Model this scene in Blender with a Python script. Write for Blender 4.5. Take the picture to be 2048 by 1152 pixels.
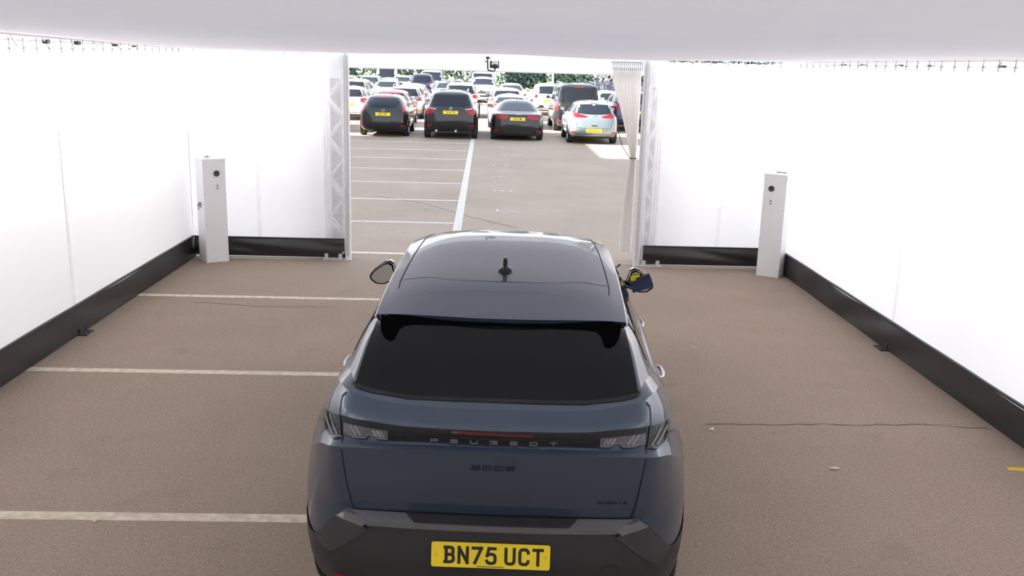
import bpy, bmesh, math, random
import numpy as np
from mathutils import Vector, Matrix
from mathutils.bvhtree import BVHTree
from mathutils.geometry import delaunay_2d_cdt

for o in list(bpy.data.objects):
    bpy.data.objects.remove(o)
SC = bpy.context.scene
COL = SC.collection
R = math.radians

# ------------------------------------------------------------------ camera
F_PX, PITCH, ROLL, YAW, CAM_H = 1890.1, 0.234665, 0.028485, 0.032416, 2.70
cam_data = bpy.data.cameras.new('camera')
cam_data.sensor_fit = 'HORIZONTAL'
cam_data.sensor_width = 36.0
cam_data.lens = F_PX / 2048.0 * 36.0
cam_data.clip_start = 0.02
cam_data.clip_end = 600
cam = bpy.data.objects.new('camera', cam_data)
COL.objects.link(cam)
_f = Vector((math.sin(YAW) * math.cos(PITCH), math.cos(YAW) * math.cos(PITCH), -math.sin(PITCH)))
_r = Vector((math.cos(YAW), -math.sin(YAW), 0))
_d = _f.cross(_r)
_ix = math.cos(ROLL) * _r - math.sin(ROLL) * _d
_iy = math.sin(ROLL) * _r + math.cos(ROLL) * _d
_m = Matrix.Identity(4)
for i in range(3):
    _m[i][0], _m[i][1], _m[i][2] = _ix[i], -_iy[i], -_f[i]
_m[2][3] = CAM_H
cam.matrix_world = _m
SC.camera = cam

# ------------------------------------------------------------------ sky, sun, exposure
world = bpy.data.worlds.new('sky')
SC.world = world
world.use_nodes = True
wn = world.node_tree
wn.nodes.clear()
w_out = wn.nodes.new('ShaderNodeOutputWorld')
w_bg = wn.nodes.new('ShaderNodeBackground')
w_tc = wn.nodes.new('ShaderNodeTexCoord')
w_sep = wn.nodes.new('ShaderNodeSeparateXYZ')
w_ramp = wn.nodes.new('ShaderNodeValToRGB')
w_ramp.color_ramp.elements[0].position = 0.0
w_ramp.color_ramp.elements[0].color = (1.0, 1.0, 1.0, 1)
w_ramp.color_ramp.elements[1].position = 0.75
w_ramp.color_ramp.elements[1].color = (0.60, 0.70, 0.86, 1)
wn.links.new(w_tc.outputs['Generated'], w_sep.inputs[0])
wn.links.new(w_sep.outputs['Z'], w_ramp.inputs['Fac'])
wn.links.new(w_ramp.outputs['Color'], w_bg.inputs['Color'])
w_bg.inputs['Strength'].default_value = 2.5
wn.links.new(w_bg.outputs[0], w_out.inputs['Surface'])

sun_data = bpy.data.lights.new('sun', 'SUN')
sun_data.energy = 44.0
sun_data.angle = R(0.53)
sun_data.color = (1.0, 0.96, 0.9)
sun = bpy.data.objects.new('sun', sun_data)
COL.objects.link(sun)
SUN_EL = R(33)
_sd = Vector((math.cos(SUN_EL), 0.03, -math.sin(SUN_EL)))      # direction the light travels: from the left
sun.rotation_euler = _sd.to_track_quat('-Z', 'Y').to_euler()

SC.view_settings.view_transform = 'Standard'
SC.view_settings.look = 'None'
SC.view_settings.gamma = 1
SC.view_settings.use_curve_mapping = False
SC.view_settings.exposure = 0.08
SC.cycles.use_denoising = True
SC.cycles.max_bounces = 10
SC.cycles.diffuse_bounces = 6
SC.cycles.transmission_bounces = 6
SC.cycles.transparent_max_bounces = 8
SC.cycles.sample_clamp_indirect = 6

# ------------------------------------------------------------------ materials
def new_mat(name):
    m = bpy.data.materials.new(name)
    m.use_nodes = True
    nt = m.node_tree
    return m, nt, nt.nodes['Principled BSDF']

def mat(name, col, rough=0.5, metal=0.0, coat=0.0, spec=0.5, noise=0.0, nscale=40.0, bump=0.0, bscale=200.0):
    m, nt, b = new_mat(name)
    b.inputs['Base Color'].default_value = (*col, 1)
    b.inputs['Roughness'].default_value = rough
    b.inputs['Metallic'].default_value = metal
    b.inputs['Coat Weight'].default_value = coat
    b.inputs['Coat Roughness'].default_value = 0.04
    b.inputs['Specular IOR Level'].default_value = spec
    if noise > 0:
        tc = nt.nodes.new('ShaderNodeTexCoord')
        n = nt.nodes.new('ShaderNodeTexNoise')
        n.inputs['Scale'].default_value = nscale
        n.inputs['Detail'].default_value = 4
        r = nt.nodes.new('ShaderNodeValToRGB')
        r.color_ramp.elements[0].position = 0.3
        r.color_ramp.elements[1].position = 0.7
        r.color_ramp.elements[0].color = (*[c * (1 - noise) for c in col], 1)
        r.color_ramp.elements[1].color = (*[min(1, c * (1 + noise)) for c in col], 1)
        nt.links.new(tc.outputs['Object'], n.inputs['Vector'])
        nt.links.new(n.outputs['Fac'], r.inputs['Fac'])
        nt.links.new(r.outputs['Color'], b.inputs['Base Color'])
    if bump > 0:
        tc = nt.nodes.new('ShaderNodeTexCoord')
        n = nt.nodes.new('ShaderNodeTexNoise')
        n.inputs['Scale'].default_value = bscale
        n.inputs['Detail'].default_value = 3
        bp = nt.nodes.new('ShaderNodeBump')
        bp.inputs['Strength'].default_value = bump
        bp.inputs['Distance'].default_value = 0.01
        nt.links.new(tc.outputs['Object'], n.inputs['Vector'])
        nt.links.new(n.outputs['Fac'], bp.inputs['Height'])
        nt.links.new(bp.outputs[0], b.inputs['Normal'])
    return m

def fabric_mat(name, col, trans, clear=0.0, rough_noise=0.03):
    """white tent cloth: part of the light is thrown back, part shines through"""
    m = bpy.data.materials.new(name)
    m.use_nodes = True
    nt = m.node_tree
    nt.nodes.clear()
    out = nt.nodes.new('ShaderNodeOutputMaterial')
    d = nt.nodes.new('ShaderNodeBsdfDiffuse')
    t = nt.nodes.new('ShaderNodeBsdfTranslucent')
    mx = nt.nodes.new('ShaderNodeMixShader')
    mx.inputs[0].default_value = trans
    tc = nt.nodes.new('ShaderNodeTexCoord')
    n = nt.nodes.new('ShaderNodeTexNoise')
    n.inputs['Scale'].default_value = 1.3
    n.inputs['Detail'].default_value = 3
    r = nt.nodes.new('ShaderNodeValToRGB')
    r.color_ramp.elements[0].position = 0.3
    r.color_ramp.elements[1].position = 0.75
    r.color_ramp.elements[0].color = (*[c * (1 - rough_noise) for c in col], 1)
    r.color_ramp.elements[1].color = (*col, 1)
    nt.links.new(tc.outputs['Object'], n.inputs['Vector'])
    nt.links.new(n.outputs['Fac'], r.inputs['Fac'])
    nt.links.new(r.outputs['Color'], d.inputs['Color'])
    nt.links.new(r.outputs['Color'], t.inputs['Color'])
    nt.links.new(d.outputs[0], mx.inputs[1])
    nt.links.new(t.outputs[0], mx.inputs[2])
    last = mx.outputs[0]
    if clear > 0:
        tr = nt.nodes.new('ShaderNodeBsdfTransparent')
        m2 = nt.nodes.new('ShaderNodeMixShader')
        m2.inputs[0].default_value = clear
        nt.links.new(last, m2.inputs[1])
        nt.links.new(tr.outputs[0], m2.inputs[2])
        last = m2.outputs[0]
    nt.links.new(last, out.inputs['Surface'])
    return m

def asphalt_mat():
    m, nt, b = new_mat('asphalt')
    tc = nt.nodes.new('ShaderNodeTexCoord')
    def noise(scale, detail, rough=0.5):
        n = nt.nodes.new('ShaderNodeTexNoise')
        n.inputs['Scale'].default_value = scale
        n.inputs['Detail'].default_value = detail
        n.inputs['Roughness'].default_value = rough
        nt.links.new(tc.outputs['Object'], n.inputs['Vector'])
        return n
    def ramp(src, stops):
        r = nt.nodes.new('ShaderNodeValToRGB')
        e = r.color_ramp.elements
        e[0].position, e[0].color = stops[0][0], (*stops[0][1], 1)
        e[1].position, e[1].color = stops[-1][0], (*stops[-1][1], 1)
        for p, c in stops[1:-1]:
            k = e.new(p); k.color = (*c, 1)
        nt.links.new(src, r.inputs['Fac'])
        return r.outputs['Color']
    def mix(kind, fac, a, c):
        x = nt.nodes.new('ShaderNodeMix')
        x.data_type = 'RGBA'; x.blend_type = kind
        x.inputs[0].default_value = fac
        nt.links.new(a, x.inputs[6]); nt.links.new(c, x.inputs[7])
        return x.outputs[2]
    big = ramp(noise(0.45, 5, 0.6).outputs['Fac'], [(0.3, (0.285, 0.218, 0.168)), (0.7, (0.345, 0.270, 0.212))])
    grain = ramp(noise(95, 3, 0.7).outputs['Fac'], [(0.32, (0.62, 0.62, 0.62)), (0.5, (1, 1, 1)), (0.75, (1.32, 1.32, 1.32))])
    stain = ramp(noise(1.7, 4, 0.65).outputs['Fac'], [(0.27, (0.80, 0.78, 0.76)), (0.42, (1, 1, 1)), (1.0, (1, 1, 1))])
    c1 = mix('MULTIPLY', 1.0, big, grain)
    mid = ramp(noise(38, 4, 0.75).outputs['Fac'], [(0.3, (0.72, 0.72, 0.72)), (0.5, (1, 1, 1)), (0.72, (1.25, 1.25, 1.25))])
    c1 = mix('MULTIPLY', 0.75, c1, mid)
    c2 = mix('MULTIPLY', 0.6, c1, stain)
    v = nt.nodes.new('ShaderNodeTexVoronoi')
    v.inputs['Scale'].default_value = 26
    v.inputs['Randomness'].default_value = 1.0
    nt.links.new(tc.outputs['Object'], v.inputs['Vector'])
    chips = ramp(v.outputs['Distance'], [(0.05, (1.9, 1.85, 1.8)), (0.09, (1, 1, 1)), (1.0, (1, 1, 1))])
    c3 = mix('MULTIPLY', 0.6, c2, chips)
    nt.links.new(c3, b.inputs['Base Color'])
    b.inputs['Roughness'].default_value = 0.82
    b.inputs['Specular IOR Level'].default_value = 0.3
    bp = nt.nodes.new('ShaderNodeBump')
    bp.inputs['Strength'].default_value = 0.45
    bp.inputs['Distance'].default_value = 0.006
    nt.links.new(noise(130, 3, 0.7).outputs['Fac'], bp.inputs['Height'])
    nt.links.new(bp.outputs[0], b.inputs['Normal'])
    return m

M = {}
M['asphalt'] = asphalt_mat()
M['line_paint'] = mat('line_paint', (0.62, 0.54, 0.42), 0.7, noise=0.22, nscale=14)
M['line_paint_white'] = mat('line_paint_white', (0.50, 0.46, 0.41), 0.7, noise=0.2, nscale=14)
M['yellow_paint'] = mat('yellow_paint', (0.75, 0.45, 0.03), 0.6, noise=0.2)
M['crack'] = mat('crack', (0.07, 0.055, 0.045), 0.9)
M['wall_cloth'] = fabric_mat('wall_cloth', (0.97, 0.97, 0.972), 0.46, rough_noise=.015)
M['end_cloth'] = fabric_mat('end_cloth', (0.97, 0.967, 0.97), 0.46, rough_noise=.015)
M['seam_cloth'] = fabric_mat('seam_cloth', (0.95, 0.95, 0.955), 0.6, clear=0.75)
M['ceiling_cloth'] = fabric_mat('ceiling_cloth', (0.88, 0.82, 0.82), 0.22)
M['gauze'] = fabric_mat('gauze', (0.92, 0.91, 0.92), 0.50, clear=0.50)
M['outer_cloth'] = fabric_mat('outer_cloth', (0.45, 0.44, 0.46), 0.15)
M['curtain_cloth'] = fabric_mat('curtain_cloth', (0.965, 0.945, 0.915), 0.50)
M['skirt_pvc'] = mat('skirt_pvc', (0.018, 0.017, 0.017), 0.38, spec=0.5, bump=0.15, bscale=9)
M['white_metal'] = mat('white_metal', (0.82, 0.82, 0.83), 0.35)
M['aluminium'] = mat('aluminium', (0.75, 0.75, 0.77), 0.35, metal=0.6)
M['white_box'] = mat('white_box', (0.90, 0.905, 0.91), 0.42, noise=0.02, nscale=6)
M['black_plastic'] = mat('black_plastic', (0.02, 0.02, 0.021), 0.45)
M['lens_black'] = mat('lens_black', (0.045, 0.042, 0.045), 0.35)
M['grey_button'] = mat('grey_button', (0.35, 0.34, 0.35), 0.4, metal=0.5)
def lamp_mat():
    m, nt, b = new_mat('lamp_tube')
    b.inputs['Base Color'].default_value = (.9, .9, .9, 1)
    b.inputs['Emission Color'].default_value = (1, 1, 1, 1)
    b.inputs['Emission Strength'].default_value = 3.0
    return m
M['lamp_tube'] = lamp_mat()
M['rope'] = mat('rope', (0.06, 0.055, 0.05), 0.8)
M['tyre'] = mat('tyre', (0.018, 0.018, 0.019), 0.75)
M['rim'] = mat('rim', (0.5, 0.5, 0.52), 0.3, metal=0.8)
M['car_glass'] = mat('car_glass', (0.010, 0.013, 0.018), 0.04, spec=0.3)
M['hero_glass'] = mat('hero_glass', (0.006, 0.006, 0.007), 0.03, spec=0.22)
M['red_lens'] = mat('red_lens', (0.34, 0.006, 0.010), 0.15, spec=.4)
M['dark_red_lens'] = mat('dark_red_lens', (0.10, 0.004, 0.006), 0.15, coat=0.5)
M['clear_lens'] = mat('clear_lens', (0.55, 0.58, 0.62), 0.1, metal=0.3, coat=0.6)
M['plate_yellow'] = mat('plate_yellow', (0.92, 0.70, 0.02), 0.35)
M['plate_black'] = mat('plate_black', (0.012, 0.011, 0.012), 0.5)
M['plate_white'] = mat('plate_white', (0.8, 0.8, 0.78), 0.35)
M['chrome'] = mat('chrome', (0.8, 0.8, 0.82), 0.12, metal=1.0)
M['trim_black'] = mat('trim_black', (0.016, 0.016, 0.017), 0.5)
M['void_black'] = mat('void_black', (0.003, 0.003, 0.003), 1.0, spec=0.0)
M['gap_black'] = mat('gap_black', (0.004, 0.004, 0.005), 0.6)
M['concrete'] = mat('concrete', (0.45, 0.43, 0.41), 0.85, noise=0.12, nscale=2)
M['bark'] = mat('bark', (0.10, 0.07, 0.05), 0.9, noise=0.3, nscale=12)
M['fence_blue'] = mat('fence_blue', (0.06, 0.08, 0.16), 0.5)
M['grass'] = mat('grass', (0.10, 0.16, 0.05), 0.9, noise=0.3, nscale=3)

def paint(name, col, metal=0.0, rough=0.38):
    dark = sum(col) < .1
    m = mat('paint_' + name, col, rough, metal=metal, coat=1.0, spec=.05 if dark else .5)
    return m

# ------------------------------------------------------------------ mesh helpers
def link(o, parent=None):
    COL.objects.link(o)
    if parent is not None:
        o.parent = parent
    return o

def tag(o, label=None, cat=None, group=None, kind=None):
    if label: o['label'] = label
    if cat: o['category'] = cat
    if group: o['group'] = group
    if kind: o['kind'] = kind
    return o

def empty(name, loc=(0, 0, 0), rz=0.0, parent=None):
    o = bpy.data.objects.new(name, None)
    o.location = loc
    o.rotation_euler = (0, 0, rz)
    o.empty_display_size = 0.2
    return link(o, parent)

def mesh_obj(name, verts, faces, m, parent=None, smooth=False, loc=None):
    me = bpy.data.meshes.new(name)
    me.from_pydata([tuple(map(float, v)) for v in verts], [], faces)
    if smooth:
        me.polygons.foreach_set('use_smooth', [True] * len(me.polygons))
    if m is not None:
        me.materials.append(M[m] if isinstance(m, str) else m)
    me.update()
    o = bpy.data.objects.new(name, me)
    if loc: o.location = loc
    return link(o, parent)

def bm_obj(name, bm, m, parent=None, smooth=False, loc=None, angle=None):
    me = bpy.data.meshes.new(name)
    bm.to_mesh(me)
    bm.free()
    if smooth:
        me.polygons.foreach_set('use_smooth', [True] * len(me.polygons))
        if angle:
            me.set_sharp_from_angle(angle=angle)
    me.materials.append(M[m] if isinstance(m, str) else m)
    o = bpy.data.objects.new(name, me)
    if loc: o.location = loc
    return link(o, parent)

def share(name, src, parent=None, loc=(0, 0, 0), rot=None, scale=None):
    """another individual that shares its mesh with src"""
    o = bpy.data.objects.new(name, src.data)
    o.location = loc
    if rot: o.rotation_euler = rot
    if scale: o.scale = scale
    return link(o, parent)

def add_box(bm, x0, x1, y0, y1, z0, z1, bev=0.0, mtx=None):
    vs = [bm.verts.new((x, y, z)) for x in (x0, x1) for y in (y0, y1) for z in (z0, z1)]
    fs = [(0, 1, 3, 2), (4, 6, 7, 5), (0, 4, 5, 1), (2, 3, 7, 6), (0, 2, 6, 4), (1, 5, 7, 3)]
    faces = [bm.faces.new([vs[i] for i in f]) for f in fs]
    if bev > 0:
        es = list({e for f in faces for e in f.edges})
        r = bmesh.ops.bevel(bm, geom=es, offset=bev, segments=2, affect='EDGES', profile=0.5)
        vs = list({v for f in r['faces'] for v in f.verts} | {v for v in vs if v.is_valid})
    if mtx is not None:
        bmesh.ops.transform(bm, matrix=mtx, verts=[v for v in vs if v.is_valid])
    return vs

def box_obj(name, x0, x1, y0, y1, z0, z1, m, parent=None, bev=0.0, mtx=None):
    bm = bmesh.new()
    add_box(bm, x0, x1, y0, y1, z0, z1, bev)
    if mtx is not None:
        bmesh.ops.transform(bm, matrix=mtx, verts=bm.verts)
    return bm_obj(name, bm, m, parent)

def add_tube(bm, pts, rad, seg=8, closed_ends=True):
    pts = [Vector(p) for p in pts]
    rings = []
    for i, p in enumerate(pts):
        t = (pts[min(i + 1, len(pts) - 1)] - pts[max(i - 1, 0)]).normalized()
        a = t.cross(Vector((0, 0, 1)))
        if a.length < 1e-3: a = t.cross(Vector((0, 1, 0)))
        a.normalize(); b = t.cross(a)
        r = rad[i] if isinstance(rad, (list, tuple)) else rad
        rings.append([bm.verts.new(p + r * (math.cos(2 * math.pi * k / seg) * a + math.sin(2 * math.pi * k / seg) * b)) for k in range(seg)])
    for i in range(len(rings) - 1):
        for k in range(seg):
            bm.faces.new((rings[i][k], rings[i][(k + 1) % seg], rings[i + 1][(k + 1) % seg], rings[i + 1][k]))
    if closed_ends:
        bm.faces.new(rings[0][::-1]); bm.faces.new(rings[-1])

def tube_obj(name, pts, rad, m, parent=None, seg=8):
    bm = bmesh.new()
    add_tube(bm, pts, rad, seg)
    bmesh.ops.recalc_face_normals(bm, faces=bm.faces)
    return bm_obj(name, bm, m, parent, smooth=True, angle=R(50))

def add_lathe(bm, prof, seg=20, mtx=None):
    """prof: (r, h) pairs turned around Z"""
    rings = []
    for r, h in prof:
        if r < 1e-5:
            rings.append([bm.verts.new((0, 0, h))])
        else:
            rings.append([bm.verts.new((r * math.cos(2 * math.pi * k / seg), r * math.sin(2 * math.pi * k / seg), h)) for k in range(seg)])
    for a, b in zip(rings, rings[1:]):
        for k in range(seg):
            k2 = (k + 1) % seg
            if len(a) == 1 and len(b) == 1: continue
            if len(a) == 1: bm.faces.new((a[0], b[k], b[k2]))
            elif len(b) == 1: bm.faces.new((a[k], b[0], a[k2]))
            else: bm.faces.new((a[k], a[k2], b[k2], b[k]))
    if mtx is not None:
        bmesh.ops.transform(bm, matrix=mtx, verts=bm.verts)

def lathe_obj(name, prof, m, parent=None, seg=20, mtx=None, loc=None):
    bm = bmesh.new()
    add_lathe(bm, prof, seg, mtx)
    bmesh.ops.recalc_face_normals(bm, faces=bm.faces)
    return bm_obj(name, bm, m, parent, smooth=True, angle=R(40), loc=loc)

def prism_obj(name, poly, d0, d1, m, parent=None, axis='y', bev=0.0, taper=1.0):
    """poly in (x,z) pushed along y (or (x,y) along z, or (y,z) along x)"""
    def P(a, b, d):
        return {'y': (a, d, b), 'z': (a, b, d), 'x': (d, a, b)}[axis]
    n = len(poly)
    cx = sum(p[0] for p in poly) / n; cz = sum(p[1] for p in poly) / n
    bm = bmesh.new()
    A = [bm.verts.new(P(a, b, d0)) for a, b in poly]
    B = [bm.verts.new(P(cx + (a - cx) * taper, cz + (b - cz) * taper, d1)) for a, b in poly]
    bm.faces.new(A); bm.faces.new(B[::-1])
    for i in range(n):
        bm.faces.new((A[i], B[i], B[(i + 1) % n], A[(i + 1) % n]))
    bmesh.ops.recalc_face_normals(bm, faces=bm.faces)
    if bev > 0:
        bmesh.ops.bevel(bm, geom=list(bm.edges), offset=bev, segments=2, affect='EDGES', profile=0.5)
    return bm_obj(name, bm, m, parent, smooth=bev > 0, angle=R(35))

_TXT = {}
def text_mesh(body, size, bold=0.0, sx=1.0, spacing=1.0, depth=0.0):
    key = (body, size, bold, sx, spacing, depth)
    if key in _TXT: return _TXT[key]
    cu = bpy.data.curves.new('lettering', 'FONT')
    cu.body = body; cu.size = size; cu.offset = bold; cu.space_character = spacing
    cu.align_x = 'CENTER'; cu.align_y = 'CENTER'
    cu.resolution_u = 3
    cu.extrude = depth
    t = bpy.data.objects.new('lettering', cu)
    COL.objects.link(t)
    dg = bpy.context.evaluated_depsgraph_get()
    me = bpy.data.meshes.new_from_object(t.evaluated_get(dg))
    bpy.data.objects.remove(t)
    bpy.data.curves.remove(cu)
    if sx != 1.0:
        me.transform(Matrix.Diagonal((sx, 1, 1, 1)))
    me.name = 'lettering'
    _TXT[key] = me
    return me

def text_obj(name, body, size, m, parent=None, loc=(0, 0, 0), rot=(0, 0, 0), **kw):
    me = text_mesh(body, size, **kw).copy()
    me.materials.clear()
    me.materials.append(M[m] if isinstance(m, str) else m)
    o = bpy.data.objects.new(name, me)
    o.location = loc; o.rotation_euler = rot
    return link(o, parent)

# ---- smooth control-net surfaces (car bodies)
def pchip(P, per, sym=True):
    """P: (n, ..., 3) control points along axis 0 -> finer points, monotone cubic"""
    P = np.asarray(P, float)
    n = len(P)
    s = P[1:] - P[:-1]
    d = np.zeros_like(P)
    a, b = s[:-1], s[1:]
    with np.errstate(divide='ignore', invalid='ignore'):
        h = 2 * a * b / (a + b)
    d[1:-1] = np.where(a * b > 0, np.nan_to_num(h), 0)
    d[0] = s[0]; d[-1] = s[-1]
    if sym:
        d[0, ..., 1:] = 0; d[-1, ..., 1:] = 0
    out = []
    for i in range(n - 1):
        k = per[i] if isinstance(per, (list, tuple)) else per
        for j in range(k):
            t = j / k
            h00 = 2 * t**3 - 3 * t**2 + 1; h10 = t**3 - 2 * t**2 + t
            h01 = -2 * t**3 + 3 * t**2; h11 = t**3 - t**2
            out.append(h00 * P[i] + h10 * d[i] + h01 * P[i + 1] + h11 * d[i + 1])
    out.append(P[-1])
    return np.array(out)

def net_surface(rows, kinks, nc, nr):
    """rows: R x C x 3 (right half, rear centre -> front centre); returns fine grid"""
    A = np.array(rows, float)
    G = pchip(A.transpose(1, 0, 2), nc).transpose(1, 0, 2)        # along columns
    parts = []
    ks = [0] + sorted(kinks) + [len(rows) - 1]
    for a, b in zip(ks, ks[1:]):
        if b <= a: continue
        seg = pchip(G[a:b + 1], nr[a:b] if isinstance(nr, list) else nr, sym=False)
        parts.append(seg if not parts else seg[1:])
    return np.concatenate(parts, 0)

def grid_to_mesh(G, cap_bottom=True):
    """mirror a half grid into a closed loop per row; returns verts, faces"""
    nR, nC = G.shape[:2]
    loop = nC * 2 - 2
    V = []
    for r in range(nR):
        for c in range(nC): V.append(tuple(G[r, c]))
        for c in range(nC - 2, 0, -1): V.append((-G[r, c][0], G[r, c][1], G[r, c][2]))
    Fs = []
    for r in range(nR - 1):
        for c in range(loop):
            c2 = (c + 1) % loop
            Fs.append((r * loop + c, r * loop + c2, (r + 1) * loop + c2, (r + 1) * loop + c))
    if cap_bottom:
        Fs.append(tuple(range(loop - 1, -1, -1)))
    return V, Fs

def panel(name, bvh, poly, axis, m, parent, off=0.003, thick=0.006, res=0.03, smooth=True):
    """a plate with the outline poly that lies on a body surface"""
    pts = []
    n = len(poly)
    for i in range(n):
        a = Vector(poly[i]); b = Vector(poly[(i + 1) % n])
        k = max(1, int((b - a).length / res))
        for j in range(k): pts.append(a + (b - a) * j / k)
    nb = len(pts)
    x0 = min(p.x for p in pts); x1 = max(p.x for p in pts)
    y0 = min(p.y for p in pts); y1 = max(p.y for p in pts)
    def inside(x, y):
        c = False
        for i in range(n):
            (xa, ya), (xb, yb) = poly[i], poly[(i + 1) % n]
            if (ya > y) != (yb > y) and x < (xb - xa) * (y - ya) / (yb - ya) + xa: c = not c
        return c
    gx = x0 + res * 0.5
    while gx < x1:
        gy = y0 + res * 0.5
        while gy < y1:
            if inside(gx, gy) and min((p - Vector((gx, gy))).length for p in pts[:nb]) > res * 0.45:
                pts.append(Vector((gx, gy)))
            gy += res
        gx += res
    vs, es, fs, ov, oe, of = delaunay_2d_cdt(pts, [(i, (i + 1) % nb) for i in range(nb)], [], 1, 1e-5)
    D = {'rear': (0, 1, 0), 'front': (0, -1, 0), 'right': (-1, 0, 0), 'left': (1, 0, 0), 'top': (0, 0, -1)}[axis]
    D = Vector(D)
    P3 = []
    for v in vs:
        if axis in ('rear', 'front'): o = Vector((v.x, 0, v.y))
        elif axis in ('right', 'left'): o = Vector((0, v.x, v.y))
        else: o = Vector((v.x, v.y, 0))
        hit, nrm, idx, dist = bvh.ray_cast(o - D * 12, D)
        if hit is None:
            P3.append(None); continue
        if nrm.dot(D) > 0: nrm = -nrm
        P3.append((hit + nrm * off, nrm))
    bm = bmesh.new()
    bv = [bm.verts.new(p[0]) if p else None for p in P3]
    for f in fs:
        if all(bv[i] for i in f):
            try: bm.faces.new([bv[i] for i in f])
            except ValueError: pass
    bmesh.ops.recalc_face_normals(bm, faces=bm.faces)
    tot = Vector((0, 0, 0))
    for f in bm.faces: tot += f.normal * f.calc_area()
    if tot.dot(D) > 0:
        bmesh.ops.reverse_faces(bm, faces=bm.faces)
    if thick > 0:
        for i, p in enumerate(P3):
            if bv[i]: bv[i].index = i
        nm = {bv[i]: P3[i][1] for i in range(len(P3)) if bv[i]}
        bl = [(e.verts[0], e.verts[1], e.link_loops[0].vert) for e in bm.edges if len(e.link_loops) == 1]
        top, low = {}, {}
        for a, b, first in bl:
            for q in (a, b):
                if q not in low:
                    low[q] = bm.verts.new(q.co - nm[q] * thick)
                    top[q] = bm.verts.new(q.co)
        for a, b, first in bl:
            s, t = (a, b) if first == a else (b, a)
            bm.faces.new((top[t], top[s], low[s], low[t]))
    for v in [v for v in bm.verts if not v.link_faces]: bm.verts.remove(v)
    return bm_obj(name, bm, m, parent, smooth=smooth)

def strip(name, bvh, line, axis, width, m, parent, off=0.002, res=0.02):
    """a thin seam that follows a body surface along line (2D points)"""
    pts = []
    for a, b in zip(line, line[1:]):
        a = Vector(a); b = Vector(b)
        k = max(1, int((b - a).length / res))
        for j in range(k): pts.append(a + (b - a) * j / k)
    pts.append(Vector(line[-1]))
    D = Vector({'rear': (0, 1, 0), 'right': (-1, 0, 0), 'left': (1, 0, 0), 'top': (0, 0, -1), 'front': (0, -1, 0)}[axis])
    V = []
    for i, p in enumerate(pts):
        t = (pts[min(i + 1, len(pts) - 1)] - pts[max(0, i - 1)]).normalized()
        w = Vector((-t.y, t.x)) * width / 2
        for q in (p + w, p - w):
            if axis in ('rear', 'front'): o = Vector((q.x, 0, q.y))
            elif axis in ('right', 'left'): o = Vector((0, q.x, q.y))
            else: o = Vector((q.x, q.y, 0))
            hit, nrm, idx, dist = bvh.ray_cast(o - D * 12, D)
            if hit is None: V.append(None); continue
            if nrm.dot(D) > 0: nrm = -nrm
            V.append(hit + nrm * off)
    Vc, ids = [], {}
    for i, v in enumerate(V):
        if v is not None: ids[i] = len(Vc); Vc.append(v)
    Fs = []
    for i in range(len(pts) - 1):
        q = (2 * i, 2 * i + 1, 2 * i + 3, 2 * i + 2)
        if all(k in ids for k in q): Fs.append(tuple(ids[k] for k in q))
    return mesh_obj(name, Vc, Fs, m, parent, smooth=True)

def copy_tree(o, parent=None):
    c = o.copy()
    COL.objects.link(c)
    c.parent = parent
    for ch in o.children:
        copy_tree(ch, c)
    return c
# ------------------------------------------------------------------ ground
floor = mesh_obj('floor', [(-90, -40, 0), (90, -40, 0), (90, 150, 0), (-90, 150, 0)], [(0, 1, 2, 3)], 'asphalt')
tag(floor, 'brown-grey tarmac ground with worn paint lines', None, kind='structure')

def flat(name, pts, m, parent=floor, z=0.003):
    """a thin layer of paint on the ground"""
    n = len(pts)
    V = [(x, y, z) for x, y in pts] + [(x, y, 0.0) for x, y in pts]
    Fs = [tuple(range(n))] + [(i, i + n, (i + 1) % n + n, (i + 1) % n) for i in range(n)]
    return mesh_obj(name, V, Fs, m, parent)

BAY0, BAY = 13.253, 2.6769
for k in range(-4, 24):
    y = BAY0 + k * BAY
    x1 = -0.46
    if y > 70: break
    w = 0.05
    flat('bay_line', [(-9.4, y - w - 0.02), (x1, y - w), (x1, y + w), (-9.4, y + w - 0.02)], 'line_paint' if k < 1 else 'line_paint_white')
flat('lane_line', [(-0.50, 9.5), (-0.36, 9.5), (-0.40, 75), (-0.54, 75)], 'line_paint_white', z=0.004)
flat('yellow_mark', [(3.735, 6.08), (4.02, 6.03), (4.02, 6.13), (3.74, 6.13)], 'yellow_paint')
for n, (x, y) in zip(('17', '18', '19', '20', '21', '22'), ((0.46, 17.33), (0.42, 20.07), (0.42, 22.65), (0.42, 25.4), (0.42, 28.1), (0.40, 30.7))):
    text_obj('bay_number', n, 0.62, 'line_paint_white', floor, (x, y, 0.004), (0, 0, R(90)), bold=-0.004, sx=0.8)
random.seed(5)
def crack(pts, w):
    P = []
    for (a, b), (c, d) in zip(pts, pts[1:]):
        for t in range(8):
            P.append((a + (c - a) * t / 8 + random.uniform(-.012, .012), b + (d - b) * t / 8 + random.uniform(-.02, .02)))
    P.append(pts[-1])
    L = [(x, y - w * random.uniform(.3, 1)) for x, y in P]; Rr = [(x, y + w * random.uniform(.3, 1)) for x, y in P]
    n = len(P)
    V = [(x, y, .0025) for x, y in L + Rr]
    return mesh_obj('crack', V, [(i, i + 1, n + i + 1, n + i) for i in range(n - 1)], 'crack', floor)
crack([(1.75, 6.85), (2.6, 6.90), (3.5, 6.92), (4.0, 6.88)], 0.006)
crack([(-3.2, 10.3), (-2.4, 10.15), (-1.6, 10.2)], 0.006)
crack([(-2.2, 19.0), (-1.2, 18.2), (-0.2, 16.6), (0.6, 15.6)], 0.015)
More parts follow.
